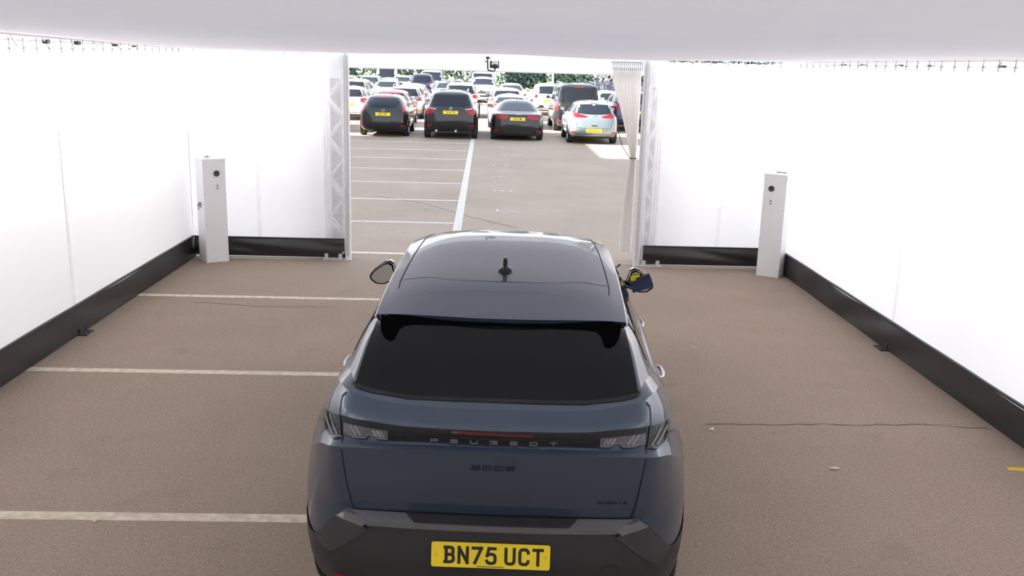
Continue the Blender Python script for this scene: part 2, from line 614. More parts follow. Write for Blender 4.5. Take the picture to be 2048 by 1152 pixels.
for i, (x, y, s, a) in enumerate([(2.48, 6.06, .022, .3), (1.78, 6.75, .016, 1.), (-2.25, 5.15, .014, 2.), (-0.9, 9.3, .015, .5), (2.1, 8.9, .012, 1.2)]):
    bm = bmesh.new()
    n = 7
    ring = [bm.verts.new((s * (1 + .5 * math.cos(k * 2.1 + i)) * math.cos(2 * math.pi * k / n) * 1.5, s * math.sin(2 * math.pi * k / n), 0.004 + .006 * math.sin(k * 1.7 + i) ** 2)) for k in range(n)]
    c = bm.verts.new((0, 0, .012))
    for k in range(n): bm.faces.new((ring[k], ring[(k + 1) % n], c))
    bm.faces.new(ring[::-1])
    o = bm_obj('fallen_leaf', bm, mat('dry_leaf_%d' % i, ((.62, .5, .4), (.75, .72, .68), (.6, .5, .42), (.55, .48, .4), (.6, .55, .5))[i], .8))
    o.location = (x, y, 0); o.rotation_euler = (0, 0, a)
    tag(o, ('curled pale dry leaf on the tarmac right of the blue car bumper', 'small whitish scrap on the tarmac beside the right rear lamp',
            'tiny pale scrap on the tarmac left of the blue car', 'tiny pale crumb on the tarmac near the left pillar', 'tiny pale crumb on the tarmac near the right pillar')[i], 'litter')

# ------------------------------------------------------------------ tent walls, ceiling
XL, XR, YE = -3.95, 4.10, 12.78
def cloth_panel(name, p0, p1, z0, z1, m, parent, nrm, sag=0.012, seed=0, nu=26, nv=10, ztop=None):
    """a hung sheet with slight billow, p0 -> p1 in plan"""
    rnd = random.Random(seed)
    ph = [rnd.uniform(0, 6.28) for _ in range(4)]
    V = []
    for j in range(nv + 1):
        for i in range(nu + 1):
            u = i / nu; v = j / nv
            zt = z1 if ztop is None else ztop(u)
            z = z0 + (zt - z0) * v
            if j == nv: z += -0.012 * abs(math.sin(u * math.pi * nu / 2))
            b = sag * (math.sin(math.pi * u) * math.sin(math.pi * v) + .25 * math.sin(9 * u + ph[0]) * math.sin(math.pi * v) + .2 * math.sin(17 * u + ph[1] + 2 * v))
            V.append((p0[0] + (p1[0] - p0[0]) * u + nrm[0] * b, p0[1] + (p1[1] - p0[1]) * u + nrm[1] * b, z))
    Fs = [(j * (nu + 1) + i, j * (nu + 1) + i + 1, (j + 1) * (nu + 1) + i + 1, (j + 1) * (nu + 1) + i) for j in range(nv) for i in range(nu)]
    return mesh_obj(name, V, Fs, m, parent, smooth=True)

hook_bm = bmesh.new()
add_tube(hook_bm, [(0, 0, -.035), (0, .008, -.02), (0, .002, .02), (0, .0, .085)], .004, 6)
add_lathe(hook_bm, [(0, -.006), (.012, -.004), (.012, .004), (0, .006)], 10, None)
hook_src = bm_obj('hook', hook_bm, 'grey_button')
hook_first = [True]
def hook(parent, x, y, z):
    if hook_first[0]:
        hook_first[0] = False
        hook_src.parent = parent; hook_src.location = (x, y, z)
        return hook_src
    return share('hook', hook_src, parent, (x, y, z))

def seam(parent, p, nrm, z0, z1):
    """the doubled hem where two sheets overlap"""
    x, y = p
    if abs(nrm[0]) > .5:
        return box_obj('seam', min(x, x + nrm[0] * .006), max(x, x + nrm[0] * .006), y - .025, y + .025, z0, z1, 'seam_cloth', parent)
    return box_obj('seam', x - .025, x + .025, min(y, y + nrm[1] * .006), max(y, y + nrm[1] * .006), z0, z1, 'seam_cloth', parent)

edges = [-4.0, -2.3, 1.45, 5.2, 8.95, YE + .02]
for side, X, nx, name in (('left', XL, 1, 'wall_left'), ('right', XR, -1, 'wall_right')):
    w = empty(name)
    tag(w, 'white backlit cloth wall of the tent, %s side' % side, None, kind='structure')
    ztop = (lambda y: 2.705 + .05 * min(1, max(0, (y - 8) / 4.8))) if side == 'left' else (lambda y: 2.775)
    for i, (a, b) in enumerate(zip(edges, edges[1:])):
        cloth_panel('cloth_panel', (X, a), (X, b), .20, 0, 'wall_cloth', w, (nx, 0), .018, i + (0 if nx > 0 else 20), 36, 10, ztop=lambda u, a=a, b=b: ztop(a + (b - a) * u))
        if i: seam(w, (X + nx * .012, a), (nx, 0), .24, ztop(a) - .03)
    y = 12.55
    while y > 5.5:
        hook(w, X + nx * .012, y, ztop(y) - .01)
        y -= .245
    # skirting of black sheet
    bb = []
    ny, nz = 150, 8
    rnd = random.Random(3 if nx > 0 else 9)
    f = [(rnd.uniform(1.2, 6), rnd.uniform(0, 6.3), rnd.uniform(.003, .010)) for _ in range(7)]
    for j in range(nz + 1):
        for i in range(ny + 1):
            y = -4 + (YE + 4) * i / ny
            v = j / nz
            d = .028 - .02 * v + sum(a * math.sin(k * y + p + 2.2 * v) for k, p, a in f) * math.sin(math.pi * min(1, v * .9 + .05)) * .8
            z = .275 * v + (.012 if j == nz else 0) * math.sin(y * 1.7)
            bb.append((X + nx * max(.004, d + .01), y, z))
    o = mesh_obj('baseboard_' + side, bb, [(j * (ny + 1) + i, j * (ny + 1) + i + 1, (j + 1) * (ny + 1) + i + 1, (j + 1) * (ny + 1) + i) for j in range(nz) for i in range(ny)], 'skirt_pvc', None, smooth=True)
    tag(o, 'creased black plastic skirting along the foot of the %s cloth wall' % side, None, kind='structure')
    box_obj('hem', min(X, X + nx * .03), max(X, X + nx * .03), -4, YE - .02, .275, .292, 'black_plastic', o)
    # floor shoe of a frame leg under the sheet
    sh = empty('floor_shoe', (X + nx * .09, 9.0, 0), 0 if nx > 0 else math.pi)
    tag(sh, 'small black metal floor shoe poking out under the %s wall skirting' % side, 'bracket')
    box_obj('foot_plate', -.07, .035, -.09, .09, 0, .012, 'black_plastic', sh, .003)
    box_obj('upright_plate', -.06, -.045, -.05, .05, .012, .06, 'black_plastic', sh, .002)

# end walls left and right of the opening
def end_wall(name, label, xa, xb, gz0, gz1, post_x, side):
    w = empty(name)
    tag(w, label, None, kind='structure')
    cloth_panel('cloth_panel', (xa, YE), (xb, YE), .24, 2.765, 'end_cloth', w, (0, -1), .012, 40, 24, 10)
    cloth_panel('gauze_panel', (gz0, YE - .004), (gz1, YE - .004), .26, 2.42, 'gauze', w, (0, -1), .002, 41, 6, 10)
    cloth_panel('gauze_header', (gz0, YE - .004), (gz1, YE - .004), 2.42, 2.775, 'end_cloth', w, (0, -1), .002, 42, 6, 4)
    cloth_panel('outer_panel', (min(gz0, gz1) + (.03 if side == 'right' else -.12), YE + .37), (max(gz0, gz1) + (.12 if side == 'right' else -.01), YE + .37), .03, 2.8, 'outer_cloth', w, (0, -1), .002, 43, 6, 6)
    for x in (gz0, gz1): seam(w, (x, YE - .006), (0, -1), .28, 2.72)
    mid = (xa + xb) / 2
    seam(w, (mid, YE - .012), (0, -1), .28, 2.72)
    n = int(abs(xb - xa) / .235)
    for i in range(n): hook(w, min(xa, xb) + .12 + i * .235, YE - .014, 2.748)
    # skirting
    V = []
    nx_, nz = 60, 8
    lo, hi = min(xa, xb, gz0, gz1) + .02, max(xa, xb, gz0, gz1)
    for j in range(nz + 1):
        for i in range(nx_ + 1):
            x = lo + (hi - lo) * i / nx_; v = j / nz
            bul = .012 * math.sin(3.1 * x + 2 * v + (0 if side == 'left' else 1.4)) * math.sin(math.pi * v) + .016 * math.sin(math.pi * v) * math.sin(1.4 * x + 3.2 * v)
            V.append((x, YE - .03 - .012 * (1 - v) - abs(bul) * 1.6, .045 + .235 * v - .012 * (1 - v) * math.sin(2 * x)))
    o = mesh_obj('baseboard_front_' + side, V, [(j * (nx_ + 1) + i, j * (nx_ + 1) + i + 1, (j + 1) * (nx_ + 1) + i + 1, (j + 1) * (nx_ + 1) + i) for j in range(nz) for i in range(nx_)], 'skirt_pvc', None, smooth=True)
    tag(o, 'black plastic skirting under the end cloth %s of the opening' % side, None, kind='structure')
    box_obj('hem', lo, hi, YE - .045, YE - .02, .278, .292, 'black_plastic', o)
    box_obj('ground_rail', lo, hi, YE + .02, YE + .06, .02, .07, 'black_plastic', o)
    # door post
    p = empty('door_post', (post_x, YE + .03, 0))
    tag(p, 'white aluminium door post on the %s side of the opening with a foot plate' % side, 'post')
    bm = bmesh.new(); add_box(bm, -.034, .034, -.05, .05, .012, 2.80, .006)
    bm_obj('post', bm, 'white_metal', p)
    bm = bmesh.new(); add_box(bm, -.012, .012, -.062, -.049, .05, 2.79, .003)
    bm_obj('keder_rail', bm, 'aluminium', p)
    s = -1 if side == 'left' else 1
    box_obj('foot_plate', min(-.05, s * .34), max(.05, s * .34), -.10, -.02, 0, .012, 'aluminium', p, .002)
    for q in (.10, .29): box_obj('foot_bracket', s * q - .025, s * q + .025, -.085, -.03, .012, .085, 'aluminium', p, .003)
    lathe_obj('bolt', [(0, 0), (.016, 0), (.016, .012), (0, .014)], 'chrome', p, 12, Matrix.Translation((s * .06, -.075, .10)) @ Matrix.Rotation(R(90), 4, 'X'))
    # lattice tower behind the gauze
    t = empty('lattice_tower', ((gz0 + gz1) / 2, YE + .215, 0))
    tag(t, 'white lattice truss upright showing through the gauze strip, %s of the opening' % side, 'truss')
    h = abs(gz1 - gz0) / 2 - .012
    for sx in (-1, 1):
        for sy in (-1, 1):
            tube_obj('chord', [(sx * h, sy * .10, 0.0), (sx * h, sy * .10, 2.8)], .02, 'white_metal', t)
    z = .28; k = 0
    while z < 2.6:
        for sy in (-1, 1):
            tube_obj('diagonal', [(-h if k % 2 else h, sy * .10, z), (h if k % 2 else -h, sy * .10, z + .27)], .016, 'white_metal', t, 6)
        z += .27; k += 1
    for z in (.42, .62):
        tube_obj('crossbar', [(-h, -.10, z), (h, -.10, z)], .012, 'white_metal', t, 6)
end_wall('wall_front_left', 'white cloth end wall left of the tent opening', -2.14, XL + .01, -2.14, -1.895, -1.848, 'left')
end_wall('wall_front_right', 'white cloth end wall right of the tent opening', 2.365, XR - .01, 2.185, 2.365, 2.125, 'right')
wb = empty('wall_back')
tag(wb, 'white cloth wall behind the camera', None, kind='structure')
cloth_panel('cloth_panel', (XL, -4.0), (XR, -4.0), .0, 2.79, 'wall_cloth', wb, (0, 1), .02, 77, 30, 8)

lin = empty('wall_front_lintel')
tag(lin, 'white cloth valance over the tent opening', None, kind='structure')
cloth_panel('cloth_panel', (-1.86, YE + .22), (2.16, YE + .22), 2.572, 2.85, 'end_cloth', lin, (0, -1), .004, 50, 30, 6)
box_obj('hem_bar', -1.86, 2.16, YE + .212, YE + .228, 2.563, 2.578, 'white_metal', lin)

# ceiling sheet
def ceil_far(x): return interp0([-4.1, -3.4, -1.8, .2, 1.66, 2.02, 3.5, 4.3], [2.752, 2.745, 2.753, 2.793, 2.768, 2.768, 2.79, 2.80], x)
def interp0(xs, ys, x):
    if x <= xs[0]: return ys[0]
    for a, b, c, d in zip(xs, xs[1:], ys, ys[1:]):
        if x <= b:
            t = (x - a) / (b - a); t = t * t * (3 - 2 * t)
            return c + (d - c) * t
    return ys[-1]
V = []
nx_, ny_ = 40, 60
for j in range(ny_ + 1):
    for i in range(nx_ + 1):
        x = -4.06 + 8.28 * i / nx_; y = -4.1 + 16.8 * j / ny_
        t = min(1, max(0, (y - 7.5) / 5.2))
        z = 2.822 * (1 - t) + ceil_far(x) * t + .006 * math.sin(.9 * x + 1) * math.sin(.5 * y)
        V.append((x, y, z))
ceiling = mesh_obj('ceiling', V, [(j * (nx_ + 1) + i, j * (nx_ + 1) + i + 1, (j + 1) * (nx_ + 1) + i + 1, (j + 1) * (nx_ + 1) + i) for j in range(ny_) for i in range(nx_)], 'ceiling_cloth', None, smooth=True)
tag(ceiling, 'pale grey stretched cloth ceiling of the tent', None, kind='structure')
for sx, X in ((-1, -4.06), (1, 4.22)):
    tube_obj('hem_cord', [(X * .985, -4, 2.818), (X * .985, 8, 2.816), (X * .985, 12.6, ceil_far(X) - .004)], .008, 'white_metal', ceiling, 6)

# side eaves: valance and truss beams behind the slit above the walls
for side, X, s in (('left', XL - .20, -1), ('right', XR + .20, 1)):
    b = empty('truss_beam', (X, 4.4, 0))
    tag(b, 'horizontal lattice truss beam glimpsed above the top edge of the %s wall' % side, 'truss')
    for z, dx in ((2.66, 0), (2.92, 0), (2.79, s * .22)):
        tube_obj('chord', [(dx, -8.3, z), (dx, 8.3, z)], .024, 'aluminium', b)
    dz = []
    bm = bmesh.new()
    src = tube_obj('diagonal', [(0, 0, 2.66), (0, .3, 2.92)], .011, 'aluminium', b, 6)
    src.location = (0, -8.2, 0)
    src2 = tube_obj('diagonal', [(0, 0, 2.92), (0, .3, 2.66)], .011, 'aluminium', b, 6)
    src2.location = (0, -7.9, 0)
    for k in range(1, 27):
        share('diagonal', src, b, (0, -8.2 + k * .6, 0)); share('diagonal', src2, b, (0, -7.9 + k * .6, 0))
    bm.free()
    clamp = box_obj('clamp', -.025, .025, -.035, .035, 2.745, 2.785, 'black_plastic', b, .008)
    clamp.location = (0, 7.2, 0)
    for y in (5.6, 4.9, 3.6, 2.4, 6.6, 1.6): share('clamp', clamp, b, (0, y, 0))

# light battens outside the cloth, clamped to the frame: they light the walls from behind
def batten(loc, rz, length, power, label):
    r = empty('light_batten', loc, rz)
    tag(r, label, 'lamp', 'light battens behind the cloth walls')
    box_obj('housing', -length / 2, length / 2, -.04, .04, .0, .06, 'white_metal', r)
    tube_obj('tube', [(-length / 2 + .02, 0, -.02), (length / 2 - .02, 0, -.02)], .018, 'lamp_tube', r, 8)
    for x in (-length / 2 + .1, length / 2 - .1): tube_obj('stand', [(x, .03, -loc[2]), (x, .03, .05)], .015, 'aluminium', r, 6)
    ld = bpy.data.lights.new('batten_light', 'AREA')
    ld.shape = 'RECTANGLE'; ld.size = length; ld.size_y = .08; ld.energy = power; ld.color = (1.0, .99, .985)
    lo = bpy.data.objects.new('batten_light', ld)
    lo.location = (0, 0, -.045)
    lo.rotation_euler = (R(38), 0, 0)
    link(lo, r)
for k, y in enumerate((-.2, 5.3, 10.2)):
    batten((XL - .38, y, 2.56), R(-90), 4.6, 120, 'light batten behind the left cloth wall, %s' % ('rear', 'middle', 'far end')[k])
    batten((XR + .38, y, 2.56), R(90), 4.6, 72, 'light batten behind the right cloth wall, %s' % ('rear', 'middle', 'far end')[k])
batten((-3.05, YE + .48, 2.56), R(180), 1.5, 26, 'light batten behind the end cloth left of the opening')
batten((3.2, YE + .48, 2.56), R(180), 1.5, 26, 'light batten behind the end cloth right of the opening')

# ------------------------------------------------------------------ curtain at the right of the opening
def curtain():
    root = empty('curtain', (1.9, YE + .125, 0))
    tag(root, 'cream gathered curtain tied back beside the right door post', 'curtain')
    zs = [2.66, 2.60, 2.50, 2.35, 2.15, 1.9, 1.7, 1.55, 1.47, 1.40, 1.2, .9, .6, .35, .17]
    xl = [1.685, 1.672, 1.668, 1.72, 1.80, 1.875, 1.93, 1.968, 1.985, 1.975, 1.945, 1.92, 1.905, 1.895, 1.89]
    xr = [2.05, 2.055, 2.06, 2.062, 2.062, 2.062, 2.06, 2.055, 2.05, 2.055, 2.06, 2.062, 2.062, 2.062, 2.062]
    nU = 120
    zz = np.linspace(2.66, .17, 60)
    V = []
    for z in zz:
        a = np.interp(-z, [-q for q in zs], xl); b = np.interp(-z, [-q for q in zs], xr)
        pinch = abs(z - 1.47)
        amp = .010 + .018 * min(1, pinch / .5)
        for i in range(nU + 1):
            u = i / nU
            f = math.sin(u * 2 * math.pi * 8 + .8 * math.sin(3 * u)) + .2 * math.sin(u * 2 * math.pi * 19 + 1.3 + z)
            skew = .012 * math.sin(u * 2 * math.pi * 8 + 1.2)
            V.append((a + (b - a) * u + skew - 1.9, amp * f, z))
    nn = nU + 1
    mesh_obj('drape', V, [(j * nn + i, j * nn + i + 1, (j + 1) * nn + i + 1, (j + 1) * nn + i) for j in range(len(zz) - 1) for i in range(nU)], 'curtain_cloth', root, smooth=True)
    bm = bmesh.new()
    ring = [(.118 + .05 * math.cos(a), .05 * math.sin(a), 1.47) for a in [2 * math.pi * k / 20 for k in range(21)]]
    add_tube(bm, ring, .007, 6)
    bm_obj('tie', bm, 'rope', root, smooth=True)
    tube_obj('rail', [(-.26, 0, 2.745), (.17, 0, 2.745)], .014, 'white_metal', root)
    rb = bmesh.new(); add_tube(rb, [(0, 0, 2.75), (0, .014, 2.71), (0, 0, 2.665), (0, -.012, 2.64)], .005, 6)
    src = bm_obj('curtain_hook', rb, 'grey_button', root, smooth=True); src.location = (-.22, -.02, 0)
    for k in range(1, 16): share('curtain_hook', src, root, (-.22 + k * .026, -.02, 0))
    tube_obj('cord', [(-.10, .02, 2.02), (-.11, .03, 1.9), (-.085, .03, 1.78), (-.03, .02, 1.62), (.07, 0, 1.48)], .006, 'rope', root, 6)
curtain()

# ------------------------------------------------------------------ action camera on the valance
def lintel_camera():
    r = empty('mounted_camera', (.075, YE - .03, 2.66))
    tag(r, 'small black camera on a bent bracket hung from the white valance', 'camera')
    bm = bmesh.new(); add_box(bm, -.035, .085, -.03, .03, -.045, .045, .006)
    body = bm_obj('body', bm, 'black_plastic', r)
    lathe_obj('dome', [(0, .052), (.022, .050), (.038, .038), (.044, .018), (.044, 0), (0, 0)], 'white_box', body, 20, Matrix.Translation((.03, -.03, .012)) @ Matrix.Rotation(R(90), 4, 'X'))
    lathe_obj('lens', [(0, .02), (.03, .016), (.036, 0), (0, 0)], 'lens_black', body, 20, Matrix.Translation((.03, -.072, -.02)) @ Matrix.Rotation(R(70), 4, 'X'))
    tube_obj('arm', [(-.07, 0, .09), (-.066, -.005, .04), (-.062, -.005, -.06), (-.05, -.005, -.075), (.0, -.01, -.085), (.03, -.01, -.08), (.035, -.01, -.045)], .009, 'black_plastic', r)
    tube_obj('clamp_jaw', [(-.09, 0, .085), (-.07, 0, .092), (-.05, 0, .088), (-.035, 0, .07)], .007, 'black_plastic', r, 6)
    box_obj('mount_plate', -.085, -.045, .0, .25, .075, .10, 'black_plastic', r, .003)
    tube_obj('knob', [(-.10, 0, .035), (-.066, 0, .035)], .007, 'black_plastic', r, 6)
lintel_camera()

# ------------------------------------------------------------------ two white equipment pillars
def pillar(loc, rz, label, lens_x, left):
    r = empty('equipment_pillar', loc, rz)
    tag(r, label, 'pillar', 'white pillars in the far corners')
    bm = bmesh.new(); add_box(bm, -.15, .15, -.15, .15, 0.0, 1.36, .006)
    body = bm_obj('casing', bm, 'white_box', r)
    bm = bmesh.new(); add_box(bm, -.155, .155, -.155, .155, 1.345, 1.372, .004)
    bm_obj('lid', bm, 'white_box', r)
    face = Matrix.Translation((lens_x, -.15, 1.18)) @ Matrix.Rotation(R(90), 4, 'X')
    ln = lathe_obj('lens', [(0, .006), (.030, .006), (.037, .010), (.040, .004), (.040, -.004)], 'lens_black', r, 28, face)
    for z in (1.02, .985):
        lathe_obj('button', [(0, .012), (.009, .011), (.012, .006), (.012, 0)], 'grey_button', r, 14, Matrix.Translation((lens_x + .005, -.15, z)) @ Matrix.Rotation(R(90), 4, 'X'))
    if left:
        box_obj('latch', -.17, -.145, -.03, .02, .73, .80, 'grey_button', r, .006)
        tube_obj('latch_lever', [(-.17, -.01, .79), (-.19, -.015, .76), (-.18, -.02, .70)], .008, 'grey_button', r, 6)
        lathe_obj('lid_knob', [(0, .028), (.018, .024), (.03, .008), (.045, 0), (0, 0)], 'grey_button', r, 14, Matrix.Translation((-.02, .05, 1.372)))
    else:
        box_obj('lid_latch', -.05, .015, .05, .085, 1.372, 1.388, 'grey_button', r, .004)
        box_obj('lid_latch', .025, .075, .05, .085, 1.372, 1.386, 'grey_button', r, .004)
    for x in (-.135, .135):
        for z in (1.30, .9, .5, .1):
            lathe_obj('screw', [(0, .003), (.005, .002), (.006, 0)], 'grey_button', r, 8, Matrix.Translation((x, -.15, z)) @ Matrix.Rotation(R(90), 4, 'X'))
pillar((-3.60, 12.525, 0), R(34), 'white box pillar with round black lens standing in the left far corner', .03, True)
pillar((3.877, 12.355, 0), R(-31.5), 'white box pillar with round black lens standing in the right far corner', -.045, False)
# ------------------------------------------------------------------ the blue-grey fastback in the bay
HERO_ROWS = [
 # rear centre ............ rear corner ........ side ..................................... nose centre
 [(0,.22,.24),(.35,.22,.24),(.60,.25,.24),(.73,.34,.24),(.83,.52,.24),(.86,.85,.24),(.86,1.5,.24),(.86,2.2,.24),(.86,3.0,.24),(.86,3.7,.24),(.70,4.2,.24),(.40,4.42,.24),(0,4.46,.24)],
 [(0,.07,.40),(.35,.075,.40),(.63,.10,.40),(.79,.21,.40),(.90,.47,.40),(.925,.85,.40),(.90,1.5,.40),(.90,2.2,.40),(.90,3.0,.40),(.92,3.7,.40),(.80,4.25,.40),(.45,4.5,.40),(0,4.54,.40)],
 [(0,.045,.56),(.35,.048,.56),(.64,.075,.56),(.81,.19,.56),(.915,.46,.56),(.942,.85,.56),(.915,1.5,.56),(.91,2.2,.56),(.915,3.0,.56),(.935,3.7,.56),(.82,4.26,.56),(.45,4.5,.56),(0,4.54,.56)],
 [(0,.066,.765),(.35,.068,.765),(.63,.085,.762),(.80,.19,.745),(.915,.46,.70),(.946,.85,.68),(.925,1.5,.66),(.92,2.2,.66),(.925,3.0,.66),(.94,3.7,.68),(.82,4.24,.68),(.45,4.48,.68),(0,4.52,.68)],
 [(0,.050,.823),(.35,.052,.823),(.63,.068,.82),(.79,.18,.805),(.91,.46,.78),(.945,.85,.75),(.928,1.5,.73),(.925,2.2,.73),(.93,3.0,.74),(.94,3.7,.75),(.81,4.2,.76),(.45,4.44,.78),(0,4.49,.78)],
 [(0,.025,.92),(.35,.028,.92),(.64,.05,.92),(.785,.17,.90),(.90,.46,.85),(.946,.85,.81),(.93,1.5,.80),(.93,2.2,.80),(.93,3.0,.82),(.935,3.7,.82),(.79,4.15,.84),(.44,4.38,.86),(0,4.43,.86)],
 [(0,.003,1.09),(.35,.01,1.088),(.66,.048,1.075),(.775,.165,1.04),(.888,.46,.915),(.945,.85,.865),(.932,1.5,.87),(.93,2.2,.88),(.925,3.0,.89),(.92,3.7,.90),(.76,4.08,.91),(.42,4.32,.93),(0,4.38,.93)],
 [(0,.05,1.102),(.35,.056,1.102),(.64,.09,1.10),(.742,.195,1.085),(.845,.46,1.02),(.895,.85,.98),(.90,1.5,.97),(.90,2.2,.97),(.895,3.0,.97),(.88,3.7,.98),(.72,3.98,.99),(.40,4.2,1.01),(0,4.26,1.01)],
 [(0,.06,1.185),(.35,.067,1.188),(.625,.105,1.20),(.725,.215,1.195),(.80,.46,1.15),(.85,.85,1.08),(.87,1.5,1.05),(.88,2.2,1.05),(.86,3.0,1.06),(.80,3.55,1.06),(.66,3.75,1.06),(.38,3.9,1.08),(0,3.95,1.09)],
 [(0,.120,1.240),(.35,.127,1.245),(.618,.168,1.275),(.685,.26,1.28),(.745,.46,1.25),(.80,.85,1.16),(.83,1.5,1.12),(.845,2.2,1.11),(.82,3.0,1.11),(.76,3.45,1.11),(.62,3.6,1.11),(.36,3.68,1.13),(0,3.72,1.14)],
 [(0,.20,1.264),(.40,.205,1.265),(.625,.255,1.296),(.665,.36,1.305),(.71,.52,1.285),(.765,.85,1.19),(.805,1.5,1.14),(.825,2.2,1.13),(.80,3.0,1.13),(.74,3.4,1.13),(.60,3.52,1.13),(.35,3.6,1.15),(0,3.63,1.16)],
 [(0,.43,1.395),(.38,.435,1.395),(.605,.47,1.405),(.637,.57,1.41),(.665,.73,1.40),(.695,1.02,1.37),(.72,1.55,1.35),(.735,2.2,1.345),(.71,2.9,1.34),(.66,3.15,1.33),(.54,3.2,1.33),(.32,3.2,1.35),(0,3.22,1.36)],
 [(0,.66,1.512),(.36,.665,1.510),(.575,.69,1.488),(.596,.78,1.480),(.604,.92,1.488),(.611,1.2,1.508),(.615,1.6,1.53),(.615,2.2,1.54),(.59,2.65,1.515),(.56,2.78,1.50),(.47,2.8,1.515),(.28,2.8,1.54),(0,2.82,1.55)],
]
HERO_ROWS = [[(x * (0.986 if 1 <= i <= 6 and j >= 3 else 1.0), y, z) for j, (x, y, z) in enumerate(r)] for i, r in enumerate(HERO_ROWS)]
HERO_KINKS = [4, 6, 7, 9, 10]
def hero_grid():
    return net_surface(HERO_ROWS, HERO_KINKS, 7, [4, 4, 4, 3, 4, 6, 3, 3, 3, 4, 6, 6])
def interp(xs, ys, x):
    """monotone cubic through points"""
    n = len(xs)
    if x <= xs[0]: return ys[0]
    if x >= xs[-1]: return ys[-1]
    h = [xs[i + 1] - xs[i] for i in range(n - 1)]
    s = [(ys[i + 1] - ys[i]) / h[i] for i in range(n - 1)]
    d = [s[0]] + [0 if s[i - 1] * s[i] <= 0 else 2 * s[i - 1] * s[i] / (s[i - 1] + s[i]) for i in range(1, n - 1)] + [s[-1]]
    i = max(k for k in range(n - 1) if xs[k] <= x)
    t = (x - xs[i]) / h[i]
    return (2*t**3-3*t**2+1)*ys[i] + (t**3-2*t**2+t)*h[i]*d[i] + (-2*t**3+3*t**2)*ys[i+1] + (t**3-t**2)*h[i]*d[i+1]
def roof_zc(y): return interp([.50,.75,1.06,1.5,1.95,2.2,2.5,2.7,2.85], [1.498,1.541,1.588,1.612,1.626,1.623,1.604,1.568,1.53], y)
def roof_ze(y): return interp([.50,.7,.92,1.2,1.6,2.2,2.5,2.7,2.85], [1.462,1.488,1.508,1.526,1.543,1.552,1.54,1.518,1.49], y)
def roof_w(y): return interp([.50,.7,.92,1.2,1.6,2.2,2.5,2.7,2.85], [.597,.605,.611,.617,.624,.626,.606,.585,.55], y)
def roof_z(x, y):
    u = min(1.0, abs(x) / roof_w(y))
    return roof_zc(y) - (roof_zc(y) - roof_ze(y)) * u ** 3.2
def build_wheel(rad, width, rim_frac=.68, spokes=10):
    """tyre with a rim of spokes, axle along X, at the origin"""
    t = lathe_obj('tyre', [(rad * rim_frac, -width * .42), (rad * .90, -width * .5), (rad * .975, -width * .44), (rad, -width * .30), (rad, width * .30), (rad * .975, width * .44), (rad * .90, width * .5), (rad * rim_frac, width * .42)],
                  'tyre', None, 32, Matrix.Rotation(R(90), 4, 'Y'))
    bm = bmesh.new()
    rr = rad * rim_frac
    add_lathe(bm, [(rr, -width * .42), (rr * .96, -width * .3), (rr * .94, width * .3), (rr, width * .43), (rr * .93, width * .44), (rr * .9, width * .30)], 28, None)
    for k in range(spokes):
        m_ = Matrix.Rotation(2 * math.pi * k / spokes, 4, 'Z')
        add_box(bm, rr * .1, rr * .95, -rr * .07, rr * .07, width * .27, width * .36, 0, m_)
    bm2 = bmesh.new(); bm2.free()
    bmesh.ops.transform(bm, matrix=Matrix.Rotation(R(90), 4, 'Y'), verts=bm.verts)
    bmesh.ops.recalc_face_normals(bm, faces=bm.faces)
    rim = bm_obj('rim', bm, 'rim', t, smooth=True, angle=R(35))
    lathe_obj('rim_face', [(0, width * .38), (rr * .2, width * .38), (rr * .24, width * .30), (rr * .24, width * .1), (rr * .93, width * .06), (rr * .93, width * .05), (0, width * .05)], 'black_plastic', t, 24, Matrix.Rotation(R(90), 4, 'Y'))
    return t

def put_wheels(root, proto, xs, ys, rad):
    first = proto.parent is None and not proto.get('used')
    for y in ys:
        for s in (-1, 1):
            if not proto.get('used'):
                w = proto; proto['used'] = 1; w.parent = root
            else:
                w = copy_tree(proto, root)
            if 'used' in w and w is not proto: del w['used']
            w.name = 'wheel'
            w.location = (s * xs, y, rad)
            w.rotation_euler = (0, 0, 0 if s > 0 else math.pi)

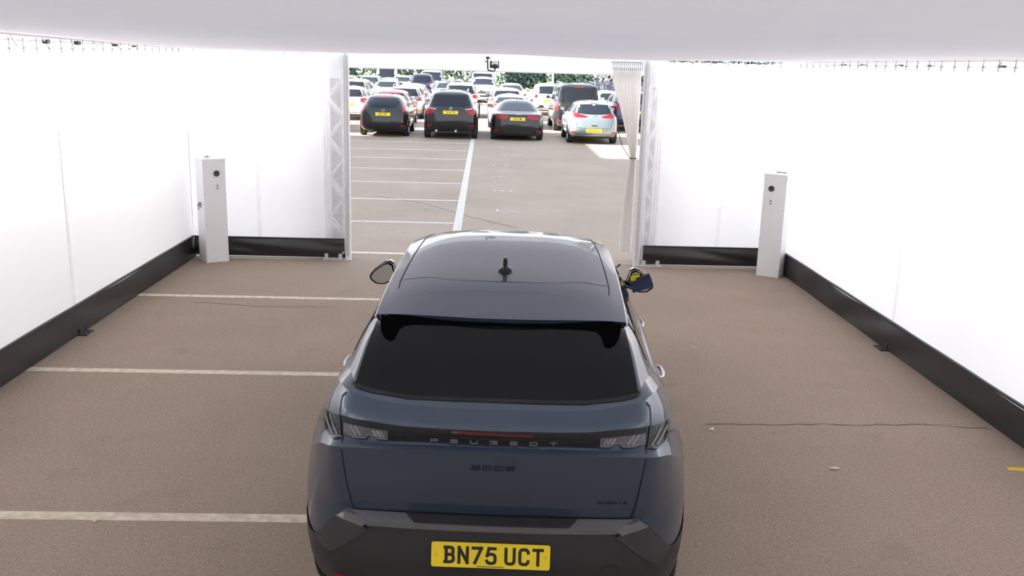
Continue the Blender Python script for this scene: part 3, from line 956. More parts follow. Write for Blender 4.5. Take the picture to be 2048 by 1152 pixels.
STROKES = {
 'P': [((0, 0), (0, 1)), ((0, 1), (1, 1)), ((1, 1), (1, .42)), ((1, .42), (0, .42))],
 'E': [((0, 1), (1, 1)), ((0, .5), (1, .5)), ((0, 0), (1, 0)), ((0, 0), (0, .5))],
 'U': [((0, 1), (0, 0)), ((0, 0), (1, 0)), ((1, 0), (1, 1))],
 'G': [((1, 1), (0, 1)), ((0, 1), (0, 0)), ((0, 0), (1, 0)), ((1, 0), (1, .5)), ((1, .5), (.3, .5))],
 'O': [((0, 0), (0, 1)), ((0, 1), (1, 1)), ((1, 1), (1, 0)), ((1, 0), (0, 0))],
 'T': [((0, 1), (1, 1)), ((.5, 1), (.5, 0))],
 '3': [((0, 1), (1, 1)), ((1, 1), (1, 0)), ((1, 0), (0, 0)), ((.25, .5), (1, .5))],
 '0': [((0, 0), (0, 1)), ((0, 1), (1, 1)), ((1, 1), (1, 0)), ((1, 0), (0, 0))],
 '8': [((0, 0), (0, 1)), ((0, 1), (1, 1)), ((1, 1), (1, 0)), ((1, 0), (0, 0)), ((0, .5), (1, .5))],
 'H': [((0, 0), (0, 1)), ((1, 0), (1, 1)), ((0, .5), (1, .5))],
 'Y': [((0, 1), (.5, .45)), ((1, 1), (.5, .45)), ((.5, .45), (.5, 0))],
 'B': [((0, 0), (0, 1)), ((0, 1), (.9, 1)), ((.9, 1), (.9, .5)), ((0, .5), (1, .5)), ((1, .5), (1, 0)), ((1, 0), (0, 0))],
 'R': [((0, 0), (0, 1)), ((0, 1), (1, 1)), ((1, 1), (1, .45)), ((1, .45), (0, .45)), ((.5, .45), (1, 0))],
 'I': [((.5, 0), (.5, 1))],
 'D': [((0, 0), (0, 1)), ((0, 1), (.75, 1)), ((.75, 1), (1, .7)), ((1, .7), (1, .3)), ((1, .3), (.75, 0)), ((.75, 0), (0, 0))],
}
def stroke_letter(name, ch, x0, z0, w, h, sw, bvh, m, parent, off=.004, slant=0.0):
    """one raised letter made of bars lying on the body"""
    bm = bmesh.new()
    for (a, b), (c, d) in STROKES[ch]:
        p = Vector((x0 + a * w + slant * b * h, z0 + b * h)); q = Vector((x0 + c * w + slant * d * h, z0 + d * h))
        t = (q - p).normalized(); n = Vector((-t.y, t.x)) * sw / 2
        p -= t * sw / 2; q += t * sw / 2
        c4 = [p + n, q + n, q - n, p - n]
        v3 = []
        for k in c4:
            hit, nr, i_, d_ = bvh.ray_cast(Vector((k.x, -5, k.y)), Vector((0, 1, 0)))
            y = hit.y if hit else .05
            v3.append((k.x, y, k.y))
        f = [bm.verts.new((a_, b_ - off, c_)) for a_, b_, c_ in v3]; g = [bm.verts.new((a_, b_ + .002, c_)) for a_, b_, c_ in v3]
        bm.faces.new(f); bm.faces.new(g[::-1])
        for i in range(4): bm.faces.new((f[i], g[i], g[(i + 1) % 4], f[(i + 1) % 4]))
    bmesh.ops.recalc_face_normals(bm, faces=bm.faces)
    return bm_obj(name, bm, m, parent)

PLATE_FONT = {
 'B': [[(-.02, 0), (.55, 0), (.85, .04), (1, .14), (1, .36), (.88, .48), (.8, .52)], [(.88, .52), (.95, .62), (.95, .87), (.82, .97), (.5, 1), (-.02, 1)], [(.12, 0), (.12, 1)], [(.12, .51), (.85, .51)]],
 'N': [[(0, 0), (0, 1)], [(0, 1), (1, 0)], [(1, 0), (1, 1)]],
 '7': [[(0, 1), (1, 1)], [(1, 1), (.25, 0)]],
 '5': [[(.95, 1), (.22, 1)], [(.22, 1), (.04, .52)], [(.04, .52), (.3, .62), (.65, .62), (.9, .55), (1, .42), (1, .18), (.9, .05), (.7, 0), (.3, 0), (.1, .05), (0, .14)]],
 'U': [[(0, 1), (0, .18), (.1, .05), (.3, 0), (.7, 0), (.9, .05), (1, .18), (1, 1)]],
 'C': [[(1, .8), (.95, .9), (.75, 1), (.3, 1), (.1, .95), (0, .82), (0, .18), (.1, .05), (.3, 0), (.75, 0), (.95, .1), (1, .2)]],
 'T': [[(0, 1), (1, 1)], [(.5, 1), (.5, 0)]],
}
def plate_char(ch, x, parent, w=.036, h=.065, sw=.014):
    """one printed plate character, 50 x 79 mm, drawn with a 14 mm stroke"""
    bm = bmesh.new()
    y = -.0036
    for pl_ in PLATE_FONT[ch]:
        P = [Vector((x - w / 2 + a * w, -h / 2 + b * h)) for a, b in pl_]
        nrm = []
        for i in range(len(P)):
            d0 = (P[i] - P[i - 1]).normalized() if i else (P[1] - P[0]).normalized()
            d1 = (P[i + 1] - P[i]).normalized() if i < len(P) - 1 else d0
            n0 = Vector((-d0.y, d0.x)); n1 = Vector((-d1.y, d1.x))
            m_ = (n0 + n1).normalized()
            nrm.append(m_ * (sw / 2 / max(.5, m_.dot(n0))))
        P[0] = P[0] - (P[1] - P[0]).normalized() * sw / 2
        P[-1] = P[-1] + (P[-1] - P[-2]).normalized() * sw / 2
        Lv = [bm.verts.new((p.x + n.x, y, p.y + n.y)) for p, n in zip(P, nrm)]
        Rv = [bm.verts.new((p.x - n.x, y, p.y - n.y)) for p, n in zip(P, nrm)]
        for i in range(len(P) - 1): bm.faces.new((Lv[i], Rv[i], Rv[i + 1], Lv[i + 1]))
        y -= .0001
    return bm_obj('character', bm, 'plate_black', parent)

def mir(p): return [(-x, z) for x, z in p][::-1]
def sym(p): return p + [(-x, z) for x, z in p[::-1] if abs(x) > 1e-6]

HERO_O, HERO_TH = (0.06, 3.72, 0), -0.0493
M['hero_paint'] = paint('steel_blue', (0.050, 0.072, 0.108), 0.45, 0.36)
M['hero_paint'].node_tree.nodes['Principled BSDF'].inputs['Coat Weight'].default_value = 0.7
M['hero_lamp'] = mat('smoked_lens', (0.022, 0.022, 0.024), 0.12, spec=.35)
M['hero_lamp_grey'] = mat('smoked_lens_grey', (0.085, 0.085, 0.09), 0.25, coat=0.6)
M['lamp_bar'] = mat('lamp_bar', (0.21, 0.21, 0.22), 0.4)
M['band_gloss'] = mat('band_gloss', (0.010, 0.010, 0.010), 0.16, spec=.3)
M['badge_grey'] = mat('badge_grey', (0.22, 0.22, 0.22), 0.35, metal=0.5)
M['badge_dark'] = mat('badge_dark', (0.02, 0.024, 0.032), 0.35, metal=0.3)
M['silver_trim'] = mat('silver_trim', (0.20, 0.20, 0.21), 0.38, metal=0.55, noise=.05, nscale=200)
M['clad'] = mat('bumper_plastic', (0.022, 0.022, 0.023), 0.52, bump=.1, bscale=500)
M['clad_light'] = mat('bumper_corner_plastic', (0.034, 0.034, 0.036), 0.5, bump=.1, bscale=500)
M['mirror_glass'] = mat('mirror_glass', (0.78, 0.85, 0.88), 0.03, metal=1.0)
M['navy_plastic'] = mat('navy_plastic', (0.018, 0.03, 0.085), 0.5)
M['yellow_reflection'] = mat('yellow_reflection', (0.72, 0.62, 0.02), 0.5)

def hero_car():
    root = empty('fastback_car', HERO_O, HERO_TH)
    tag(root, 'large steel-blue fastback car seen from behind inside the white tent, plate BN75 UCT', 'car')
    G = hero_grid()
    V, Fs = grid_to_mesh(G)
    bvh = BVHTree.FromPolygons(V, Fs)
    body = mesh_obj('body', V, Fs, 'hero_paint', root, smooth=True)
    nrs = [4, 4, 4, 3, 4, 6, 3, 3, 3, 4, 6, 6]
    loop = G.shape[1] * 2 - 2
    crease = {sum(nrs[:k]) for k in (4, 6, 9, 10)}
    sharp = body.data.attributes.new('sharp_edge', 'BOOLEAN', 'EDGE')
    vals = [False] * len(body.data.edges)
    for e in body.data.edges:
        a, b = e.vertices
        if a // loop == b // loop and a // loop in crease and min(a % loop, loop - a % loop) <= 32: vals[e.index] = True
    sharp.data.foreach_set('value', vals)
    # ---- roof
    ny, nx = 70, 40
    RV = []
    ys = [1.03 + (2.85 - 1.03) * j / ny for j in range(ny + 1)]
    for y in ys:
        for i in range(nx + 1):
            u = i / nx * 2 - 1
            u = math.copysign(1 - (1 - abs(u)) ** 1.25, u)
            x = u * roof_w(y); RV.append((x, y, roof_z(x, y)))
    n1 = nx + 1
    RF = [(j * n1 + i, j * n1 + i + 1, (j + 1) * n1 + i + 1, (j + 1) * n1 + i) for j in range(ny) for i in range(nx)]
    # turned-down edges
    def skirt(idx):
        base = len(RV)
        for k in idx:
            x, y, z = RV[k]; RV.append((x * .985, y, z - .05))
        for q in range(len(idx) - 1): RF.append((idx[q], idx[q + 1], base + q + 1, base + q))
    skirt([j * n1 for j in range(ny + 1)]); skirt([j * n1 + nx for j in range(ny, -1, -1)])
    skirt([ny * n1 + i for i in range(nx + 1)])
    bm = bmesh.new()
    bv = [bm.verts.new(v) for v in RV]
    for f in RF: bm.faces.new([bv[i] for i in f])
    bmesh.ops.recalc_face_normals(bm, faces=bm.faces)
    roof = bm_obj('roof', bm, 'hero_paint', root, smooth=True, angle=R(40))
    rV = [(x, y, roof_z(x, y)) for y in np.linspace(.52, 2.85, 80) for x in np.linspace(-roof_w(y), roof_w(y), 41)]
    rbvh = BVHTree.FromPolygons(rV, [(j * 41 + i, j * 41 + i + 1, (j + 1) * 41 + i + 1, (j + 1) * 41 + i) for j in range(79) for i in range(40)])
    for s in (-1, 1):
        strip('roof_seam', rbvh, [(s * .556, 1.01), (s * .557, 1.5), (s * .552, 2.0), (s * .535, 2.5), (s * .51, 2.75)], 'top', .007, 'gap_black', roof, .0012)
        tube_obj('roof_moulding', [(s * (roof_w(y) + .004), y, roof_ze(y) - .012) for y in np.linspace(.70, 2.82, 30)], .007, 'chrome', root, 8)
    # ---- spoiler
    SV, SF = [], []
    def edge_y(x): return .588 + .11 * (abs(x) / .6) ** 2.4
    nx2, ny2 = 40, 16
    def front_y(x):
        a = abs(x)
        return interp([0, .24, .30, .38, .555, .62], [1.049, 1.055, 1.072, 1.135, 1.185, 1.19], a)
    grid = []
    for j in range(ny2 + 1):
        row = []
        for i in range(nx2 + 1):
            u = i / nx2 * 2 - 1
            y0 = edge_y(u * .60); xx = u * roof_w(y0)
            y = y0 + (front_y(xx) - y0) * j / ny2
            x = u * (roof_w(y) + .001)
            lip = .004
            row.append(len(SV)); SV.append((x, y, roof_z(x, y) + lip))
        grid.append(row)
    for j in range(ny2):
        for i in range(nx2): SF.append((grid[j][i], grid[j][i + 1], grid[j + 1][i + 1], grid[j + 1][i]))
    # trailing edge: short blunt face
    b1 = len(SV)
    for i in range(nx2 + 1):
        x, y, z = SV[grid[0][i]]; SV.append((x, y + .012, z - .022))
    for i in range(nx2): SF.append((grid[0][i + 1], grid[0][i], b1 + i, b1 + i + 1))
    for col in (0, nx2):
        b2 = len(SV)
        for j in range(ny2 + 1):
            x, y, z = SV[grid[j][col]]; SV.append((x * .99, y, z - .03))
        for j in range(ny2): SF.append((grid[j][col], grid[j + 1][col], b2 + j + 1, b2 + j))
    bm = bmesh.new()
    bv = [bm.verts.new(v) for v in SV]
    for f in SF: bm.faces.new([bv[i] for i in f])
    bmesh.ops.recalc_face_normals(bm, faces=bm.faces)
    sp = bm_obj('spoiler', bm, 'hero_paint', root, smooth=True, angle=R(35))
    # black underside sloping in to the glass
    UV, UF = [], []
    for j, (dy, dz) in enumerate([(.012, -.022), (.03, -.030), (.10, -.035)]):
        for i in range(nx2 + 1):
            x, y, z = SV[grid[0][i]]
            UV.append((x * (1 if j < 2 else .985), y + dy, z + dz))
    for j in range(2):
        for i in range(nx2): UF.append((j * (nx2 + 1) + i, j * (nx2 + 1) + i + 1, (j + 1) * (nx2 + 1) + i + 1, (j + 1) * (nx2 + 1) + i))
    mesh_obj('underside', UV, UF, 'void_black', sp, smooth=True)
    strip('seam', rbvh, [(s * 1.0, y) for s, y in [(-.554, 1.188), (-.38, 1.138), (-.30, 1.075), (-.2, 1.057), (0, 1.05), (.2, 1.057), (.30, 1.075), (.38, 1.138), (.554, 1.188)]], 'top', .006, 'gap_black', sp, .0055)
    for s in (-1, 1): strip('seam', rbvh, [(s * .555, 1.19), (s * .543, 1.03)], 'top', .006, 'gap_black', sp, .0055)
    tube_obj('crease_highlight', [(x, .915 - .12 * x * x, roof_z(x, .915 - .12 * x * x) + .0035) for x in np.linspace(-.37, .37, 15)], .002, 'silver_trim', sp, 6)  # thin silver line stands for the highlight along the spoiler crease
    # ---- rear glass
    wl = [(-.626, 1.295), (-.545, 1.281), (-.468, 1.272), (-.39, 1.2645), (-.2, 1.2625)]
    win = wl + [(0, 1.2625)] + [(-x, z) for x, z in wl[::-1]] + [(.617, 1.35), (.607, 1.41), (.597, 1.46), (.582, 1.496), (.36, 1.506), (0, 1.508), (-.36, 1.506), (-.582, 1.496), (-.597, 1.46), (-.607, 1.41), (-.617, 1.35)]
    rw = panel('rear_window', bvh, win, 'rear', 'hero_glass', root, .004, .006, .025)
    lobe = [(-.585, 1.492), (-.56, 1.446), (-.538, 1.428), (-.51, 1.420), (-.49, 1.424), (-.476, 1.455), (-.455, 1.468), (-.40, 1.474), (0, 1.479)]
    lobe = lobe + [(-x, z) for x, z in lobe[::-1][1:]] + [(.36, 1.504), (0, 1.506), (-.36, 1.504)]
    panel('spoiler_brace', bvh, lobe, 'rear', 'void_black', rw, .009, .005, .025)
    strip('glass_edge', bvh, [(x, z - .004) for x, z in wl + [(0, 1.2625)] + [(-x, z) for x, z in wl[::-1]]], 'rear', .008, 'gap_black', rw, .003)
    # ---- hatch joints
    cut = [(.628, 1.297), (.655, 1.27), (.675, 1.251), (.674, 1.186), (.655, 1.087), (.638, .96), (.617, .82), (.608, .772)]
    for s in (-1, 1): strip('hatch_joint', bvh, [(s * x, z) for x, z in cut], 'rear', .007, 'gap_black', body, .0015)
    strip('hatch_joint', bvh, [(-.61, .772), (-.4, .774), (0, .768), (.4, .774), (.61, .772)], 'rear', .012, 'gap_black', body, .0015)
    # ---- lamp band
    top = [(-.654, 1.190), (-.534, 1.184), (-.40, 1.172), (-.27, 1.169), (0, 1.166)]
    bot = [(-.652, 1.110), (-.622, 1.1095), (-.603, 1.1045), (-.55, 1.1055), (-.535, 1.121), (-.515, 1.120), (-.50, 1.106), (-.452, 1.109), (-.27, 1.111), (0, 1.1065)]
    band = panel('lamp_band', bvh, bot + [(-x, z) for x, z in bot[::-1][1:]] + [(-x, z) for x, z in top] [0:0] + [(.654, 1.190), (.534, 1.184), (.40, 1.172), (.27, 1.169), (0, 1.166), (-.27, 1.169), (-.40, 1.172), (-.534, 1.184), (-.654, 1.190)], 'rear', 'band_gloss', root, .006, .01, .02)
    panel('brake_light', bvh, [(-.18, 1.152), (.17, 1.147), (.17, 1.158), (-.18, 1.163)], 'rear', 'dark_red_lens', band, .0085, .003, .03)
    strip('groove', bvh, [(-.42, 1.135), (-.2, 1.136), (0, 1.133), (.2, 1.136), (.42, 1.135)], 'rear', .002, 'badge_dark', band, .0075)
    for ch, x in zip('PEUGEOT', np.linspace(-.268, .241, 7)):
        stroke_letter('letter', ch, x, 1.1135, .029, .0125, .0028, bvh, 'badge_grey', band, .0095)
    for s in (-1, 1):
        lm = empty('tail_light', parent=root)
        P = lambda q: [(s * x, z) for x, z in q]
        outer = [(-.782, 1.135), (-.765, 1.158), (-.72, 1.176), (-.667, 1.188), (-.657, 1.096), (-.705, 1.083), (-.745, 1.088), (-.765, 1.112)]
        panel('outer_lens', bvh, P(outer), 'rear', 'hero_lamp', lm, .007, .012, .015)
        inner = [(-.648, 1.165), (-.455, 1.15), (-.452, 1.111), (-.497, 1.109), (-.513, 1.123), (-.537, 1.124), (-.552, 1.108), (-.602, 1.107), (-.622, 1.113), (-.648, 1.114)]
        panel('inner_lens', bvh, P(inner), 'rear', 'hero_lamp_grey', lm, .009, .004, .02)
        strip('lens_rim', bvh, P([(-.622, 1.125), (-.602, 1.112), (-.552, 1.113), (-.537, 1.128), (-.513, 1.127), (-.497, 1.114), (-.455, 1.116)]), 'rear', .003, 'lamp_bar', lm, .0115)
        for a, b, w_ in [((-.757, 1.145), (-.700, 1.100), .012), ((-.722, 1.165), (-.676, 1.108), .008),
                         ((-.620, 1.160), (-.592, 1.120), .011), ((-.600, 1.160), (-.572, 1.121), .009),
                         ((-.520, 1.148), (-.502, 1.122), .009), ((-.503, 1.148), (-.485, 1.121), .009), ((-.487, 1.146), (-.47, 1.12), .006)]:
            d = Vector((b[0] - a[0], b[1] - a[1])).normalized(); n = Vector((-d.y, d.x)) * w_ / 2
            q = [(a[0] + n.x, a[1] + n.y), (b[0] + n.x, b[1] + n.y), (b[0] - n.x, b[1] - n.y), (a[0] - n.x, a[1] - n.y)]
            panel('light_bar', bvh, P(q), 'rear', 'lamp_bar', lm, .0105, .002, .03)
    # ---- badges on the hatch
    for ch, x in zip('3008', np.linspace(-.093, .056, 4)):
        stroke_letter('model_badge', ch, x, 1.008, .034, .017, .005, bvh, 'badge_dark', body, .003, .25)
    for ch, x in zip('HYBRID', np.linspace(.452, .565, 6)):
        stroke_letter('drive_badge', ch, x, .853, .015, .010, .003, bvh, 'badge_dark', body, .003, .3)
    # ---- lower cladding all round
    nR, nC = G.shape[:2]
    zb_c = [(0, .768), (1, .770), (2, .774), (2.3, .735), (2.95, .592), (3.3, .575), (4, .60), (4.5, .68), (5, .72), (5.4, .68), (5.8, .48), (6, .43), (8, .43), (8.5, .55), (9, .70), (9.5, .6), (10, .45), (12, .45)]
    K = 14
    g2 = np.zeros((K + 1, nC, 3))
    for c in range(nC):
        cc = c / 7.0
        zb = float(np.interp(cc, [q[0] for q in zb_c], [q[1] for q in zb_c]))
        zc = G[:, c, 2]; kk = int(np.searchsorted(zc, zb))
        col_z = np.linspace(zc[0], zb, K + 1)
        x = np.interp(col_z, zc[:60], G[:60, c, 0]); y = np.interp(col_z, zc[:60], G[:60, c, 1])
        tx = G[0 + 10, min(c + 1, nC - 1)] - G[10, max(c - 1, 0)]
        n = np.array([tx[1], -tx[0]]); n = n / (np.linalg.norm(n) + 1e-9)
        g2[:, c, 0] = x + n[0] * .005; g2[:, c, 1] = y + n[1] * .005; g2[:, c, 2] = col_z
    g2[:, 0, 0] = 0; g2[:, -1, 0] = 0
    cv, cf = grid_to_mesh(g2, False)
    bm_c = mesh_obj('bumper', cv, cf, 'clad', root, smooth=True)
    for s in (-1, 1):
        P = lambda q: [(s * x, z) for x, z in q]
        panel('corner_moulding', bvh, P([(-.673, .739), (-.566, .704), (-.545, .690), (-.70, .562), (-.735, .535), (-.795, .592)]), 'rear', 'clad_light', bm_c, .018, .014, .03)
        panel('reflector', bvh, P([(-.70, .405), (-.60, .41), (-.60, .432), (-.70, .438)]), 'rear', 'red_lens', bm_c, .012, .01, .05)
    strip('towing_cover', bvh, [(.49, .52), (.485, .545), (.5, .556), (.545, .558), (.56, .548), (.557, .52)], 'rear', .004, 'gap_black', bm_c, .0075)
    # ---- silver strip
    xs = np.linspace(-.543, .543, 25)
    def bar(name, rows, m, parent):
        n = len(rows[0]); VV = [p for r in rows for p in r]
        return mesh_obj(name, VV, [(j * n + i + 1, j * n + i, (j + 1) * n + i, (j + 1) * n + i + 1) for j in range(len(rows) - 1) for i in range(n - 1)], m, parent)
    def sy(x): return .04 + .03 * (abs(x) / .6) ** 2.5
    A = [(x * .629 / .543, sy(x) + .014, .772) for x in xs]
    B = [(x, sy(x) - .043, .748) for x in xs]
    C_ = [(x * 1.0, sy(x) - .037, .722) for x in xs]
    D_ = [(x, sy(x) + .01, .705) for x in xs]
    st = bar('silver_strip', [A, B, C_, D_], 'silver_trim', root)
    ins = [x for x in np.linspace(-.335, .335, 12)]
    bar('load_pad', [[(x * .378 / .335, sy(x) + .012, .7745) for x in ins], [(x, sy(x) - .038, .7525) for x in ins]], 'trim_black', st)
    for s in (-1, 1):
        panel('strip_end', bvh, [(s * x, z) for x, z in [(-.632, .777), (-.676, .741), (-.566, .706), (-.540, .722), (-.540, .742)]], 'rear', 'silver_trim', st, .032, .03, .03)
    # ---- plate
    pl = empty('number_plate', (0, .028, .5975), parent=root)
    pl.rotation_euler = (R(-10.5), 0, 0)
    def rrect(w, h, r, n=5):
        out = []
        for cx, cz, a0 in ((w / 2 - r, h / 2 - r, 0), (-w / 2 + r, h / 2 - r, 90), (-w / 2 + r, -h / 2 + r, 180), (w / 2 - r, -h / 2 + r, 270)):
            for k in range(n + 1):
                a = R(a0 + 90 * k / n); out.append((cx + r * math.cos(a), cz + r * math.sin(a)))
        return out
    prism_obj('plate', rrect(.52, .111, .011), -.003, .003, 'plate_yellow', pl)
    prism_obj('plinth', rrect(.50, .10, .01), .003, .045, 'clad', pl)
    for ch, x in zip('BN75UCT', (-.181, -.120, -.059, .002, .085, .146, .207)):
        plate_char(ch, x, pl)
    bm = bmesh.new(); add_box(bm, -.06, .06, -.0037, -.0032, -.0505, -.0475)
    bm_obj('supplier_print', bm, 'plate_black', pl)
    for x in (-.238, .24):
        lathe_obj('screw_cap', [(0, .003), (.006, .002), (.007, 0)], mat('screw_yellow%d' % (x > 0), (.8, .58, .02), .4), pl, 12, Matrix.Translation((x, -.003, 0)) @ Matrix.Rotation(R(90), 4, 'X'))
    # ---- aerial
    za = roof_zc(1.27)
    bm = bmesh.new()
    add_lathe(bm, [(0, .026), (.012, .025), (.026, .020), (.040, .010), (.046, 0), (.046, -.02)], 20, Matrix.Translation((0, 1.27, za - .002)) @ Matrix.Diagonal((1, 1.35, 1, 1)))
    ae = bm_obj('aerial', bm, 'band_gloss', roof, smooth=True, angle=R(60))
    prism_obj('fin', [(1.212, za), (1.222, za + .045), (1.236, za + .068), (1.25, za + .075), (1.266, za + .072), (1.285, za + .05), (1.33, za + .004)], -.012, .012, 'band_gloss', ae, 'x', bev=.006)
    # ---- glass along the sides and front
    for s, ax in ((-1, 'left'), (1, 'right')):
        panel('side_window', bvh, [(.66, 1.325), (.80, 1.245), (.95, 1.205), (1.0, 1.47), (.84, 1.472)], ax, 'hero_glass', root, .004, .006, .04)
        panel('side_window', bvh, [(.97, 1.20), (1.5, 1.158), (1.98, 1.15), (1.98, 1.507), (1.6, 1.50), (1.02, 1.472)], ax, 'hero_glass', root, .004, .006, .05)
        panel('side_window', bvh, [(2.02, 1.15), (3.05, 1.145), (2.95, 1.25), (2.66, 1.46), (2.4, 1.502), (2.02, 1.508)], ax, 'hero_glass', root, .004, .006, .05)
        strip('window_trim', bvh, [(.60, 1.33), (.80, 1.235), (1.0, 1.19), (1.5, 1.15), (2.2, 1.142), (3.05, 1.138)], ax, .012, 'chrome', body, .004)
        strip('door_joint', bvh, [(.86, 1.215), (.98, 1.10), (1.12, .98), (1.2, .8), (1.2, .45)], ax, .007, 'gap_black', body, .0015)
        strip('door_joint', bvh, [(2.0, 1.14), (2.03, .45)], ax, .007, 'gap_black', body, .0015)
        strip('door_joint', bvh, [(3.1, 1.12), (3.2, .45)], ax, .007, 'gap_black', body, .0015)
        strip('bumper_joint', bvh, [(.28, 1.10), (.40, 1.065), (.50, 1.02), (.53, .95)], ax, .005, 'gap_black', body, .0015)
        for y in (1.56, 2.62):
            tube_obj('door_handle', [(s * .895, y - .10, .962), (s * .917, y - .085, .965), (s * .926, y - .03, .968), (s * .924, y + .05, .970), (s * .90, y + .10, .970)], [.006, .010, .012, .011, .007], 'chrome', root, 10)
        arch = lambda y0: [(y0 + .375 * math.cos(a), .345 + .375 * math.sin(a)) for a in [R(-20 + 220 * k / 24) for k in range(25)]]
        for y0 in (.88, 3.62):
            panel('wheel_arch', bvh, arch(y0), ax, 'gap_black', body, .010, .008, .06)
        # mirror
        mr = empty('door_mirror', parent=root)
        g = [(.862, 1.125), (.885, 1.205), (.915, 1.222), (.955, 1.212), (1.035, 1.150), (1.062, 1.112), (1.055, 1.085), (1.015, 1.055), (.955, 1.052), (.90, 1.075)]
        cx, cz = .955, 1.135
        bm = bmesh.new()
        rings = []
        for y, k, dx in ((3.165, .90, 0), (3.155, .985, 0), (3.165, 1.0, 0), (3.23, 1.0, 0), (3.31, .86, .0), (3.345, .55, .0)):
            rings.append([bm.verts.new((s * (cx + (x - cx) * k + dx), y, cz + (z - cz) * k)) for x, z in g])
        for a, b in zip(rings, rings[1:]):
            for i in range(len(g)): bm.faces.new((a[i], a[(i + 1) % len(g)], b[(i + 1) % len(g)], b[i]))
        bm.faces.new(rings[-1]); bm.faces.new(rings[0])
        bmesh.ops.recalc_face_normals(bm, faces=bm.faces)
        hs = bm_obj('housing', bm, 'band_gloss', mr, smooth=True, angle=R(50))
        bm = bmesh.new()
        ra = [bm.verts.new((s * (cx + (x - cx) * 1.03), 3.20, cz + .004 + (z - cz) * 1.03)) for x, z in g]
        rb = [bm.verts.new((s * (cx + (x - cx) * 1.02), 3.25, cz + .004 + (z - cz) * 1.02)) for x, z in g]
        rc = [bm.verts.new((s * (cx + (x - cx) * .86), 3.33, cz + .004 + (z - cz) * .86)) for x, z in g]
        rd = [bm.verts.new((s * (cx + (x - cx) * .5), 3.365, cz + .004 + (z - cz) * .5)) for x, z in g]
        for a, b in ((ra, rb), (rb, rc), (rc, rd)):
            for i in range(len(g)): bm.faces.new((a[i], a[(i + 1) % len(g)], b[(i + 1) % len(g)], b[i]))
        bm.faces.new(rd)
        bmesh.ops.recalc_face_normals(bm, faces=bm.faces)
        bm_obj('cap', bm, 'hero_paint', mr, smooth=True, angle=R(60))
        gp = [(s * (cx + (x - cx) * .86), cz + (z - cz) * .86) for x, z in g]
        prism_obj('glass', gp, 3.150, 3.160, 'mirror_glass', mr)
        tube_obj('stalk', [(s * .80, 3.24, 1.10), (s * .90, 3.24, 1.09)], .03, 'band_gloss', mr, 10)
    panel('windscreen', bvh, [(-.66, 1.175), (0, 1.185), (.66, 1.175), (.50, 1.50), (0, 1.535), (-.50, 1.50)], 'front', 'hero_glass', root, .004, .006, .06)
    for s in (-1, 1):
        panel('headlight', bvh, [(s * .78, .90), (s * .45, .84), (s * .42, .78), (s * .78, .80)], 'front', 'clear_lens', root, .004, .006, .05)
    panel('grille', bvh, [(-.5, .45), (.5, .45), (.55, .75), (-.55, .75)], 'front', 'trim_black', root, .010, .012, .06)
    wheel = build_wheel(.345, .225)
    put_wheels(root, wheel, .80, (.88, 3.62), .345)
    return root
hero = hero_car()

# blue key tag hung over the right mirror
def key_tag():
    r = empty('key_tag', (1.175, 6.785, 1.125))
    r.rotation_euler = (0, 0, HERO_TH)
    tag(r, 'dark blue plastic sleeve with a yellow card hanging over the right door mirror', 'tag')
    bm = bmesh.new(); add_box(bm, -.075, .085, -.012, .012, -.045, .035, .005, Matrix.Rotation(R(-18), 4, 'Y'))
    bm_obj('sleeve', bm, 'navy_plastic', r)
    bm = bmesh.new(); add_box(bm, -.02, .085, -.016, .016, .03, .06, .004, Matrix.Rotation(R(-24), 4, 'Y'))
    bm_obj('clip', bm, 'black_plastic', r)
    bm = bmesh.new(); add_box(bm, -.07, .0, -.006, .004, .035, .075, .003, Matrix.Rotation(R(-12), 4, 'Y'))
    bm_obj('reflection', bm, 'yellow_reflection', r)  # yellow piece stands for a reflection in the door mirror
    tube_obj('strap', [(-.22, .10, .14), (-.17, .03, .06), (-.12, -.01, -.01), (-.06, -.01, -.03)], .012, 'navy_plastic', r, 8)
    tube_obj('hook', [(-.21, .09, .12), (-.19, .06, .10), (-.17, .07, .12), (-.155, .08, .13)], .007, 'navy_plastic', r, 6)
key_tag()
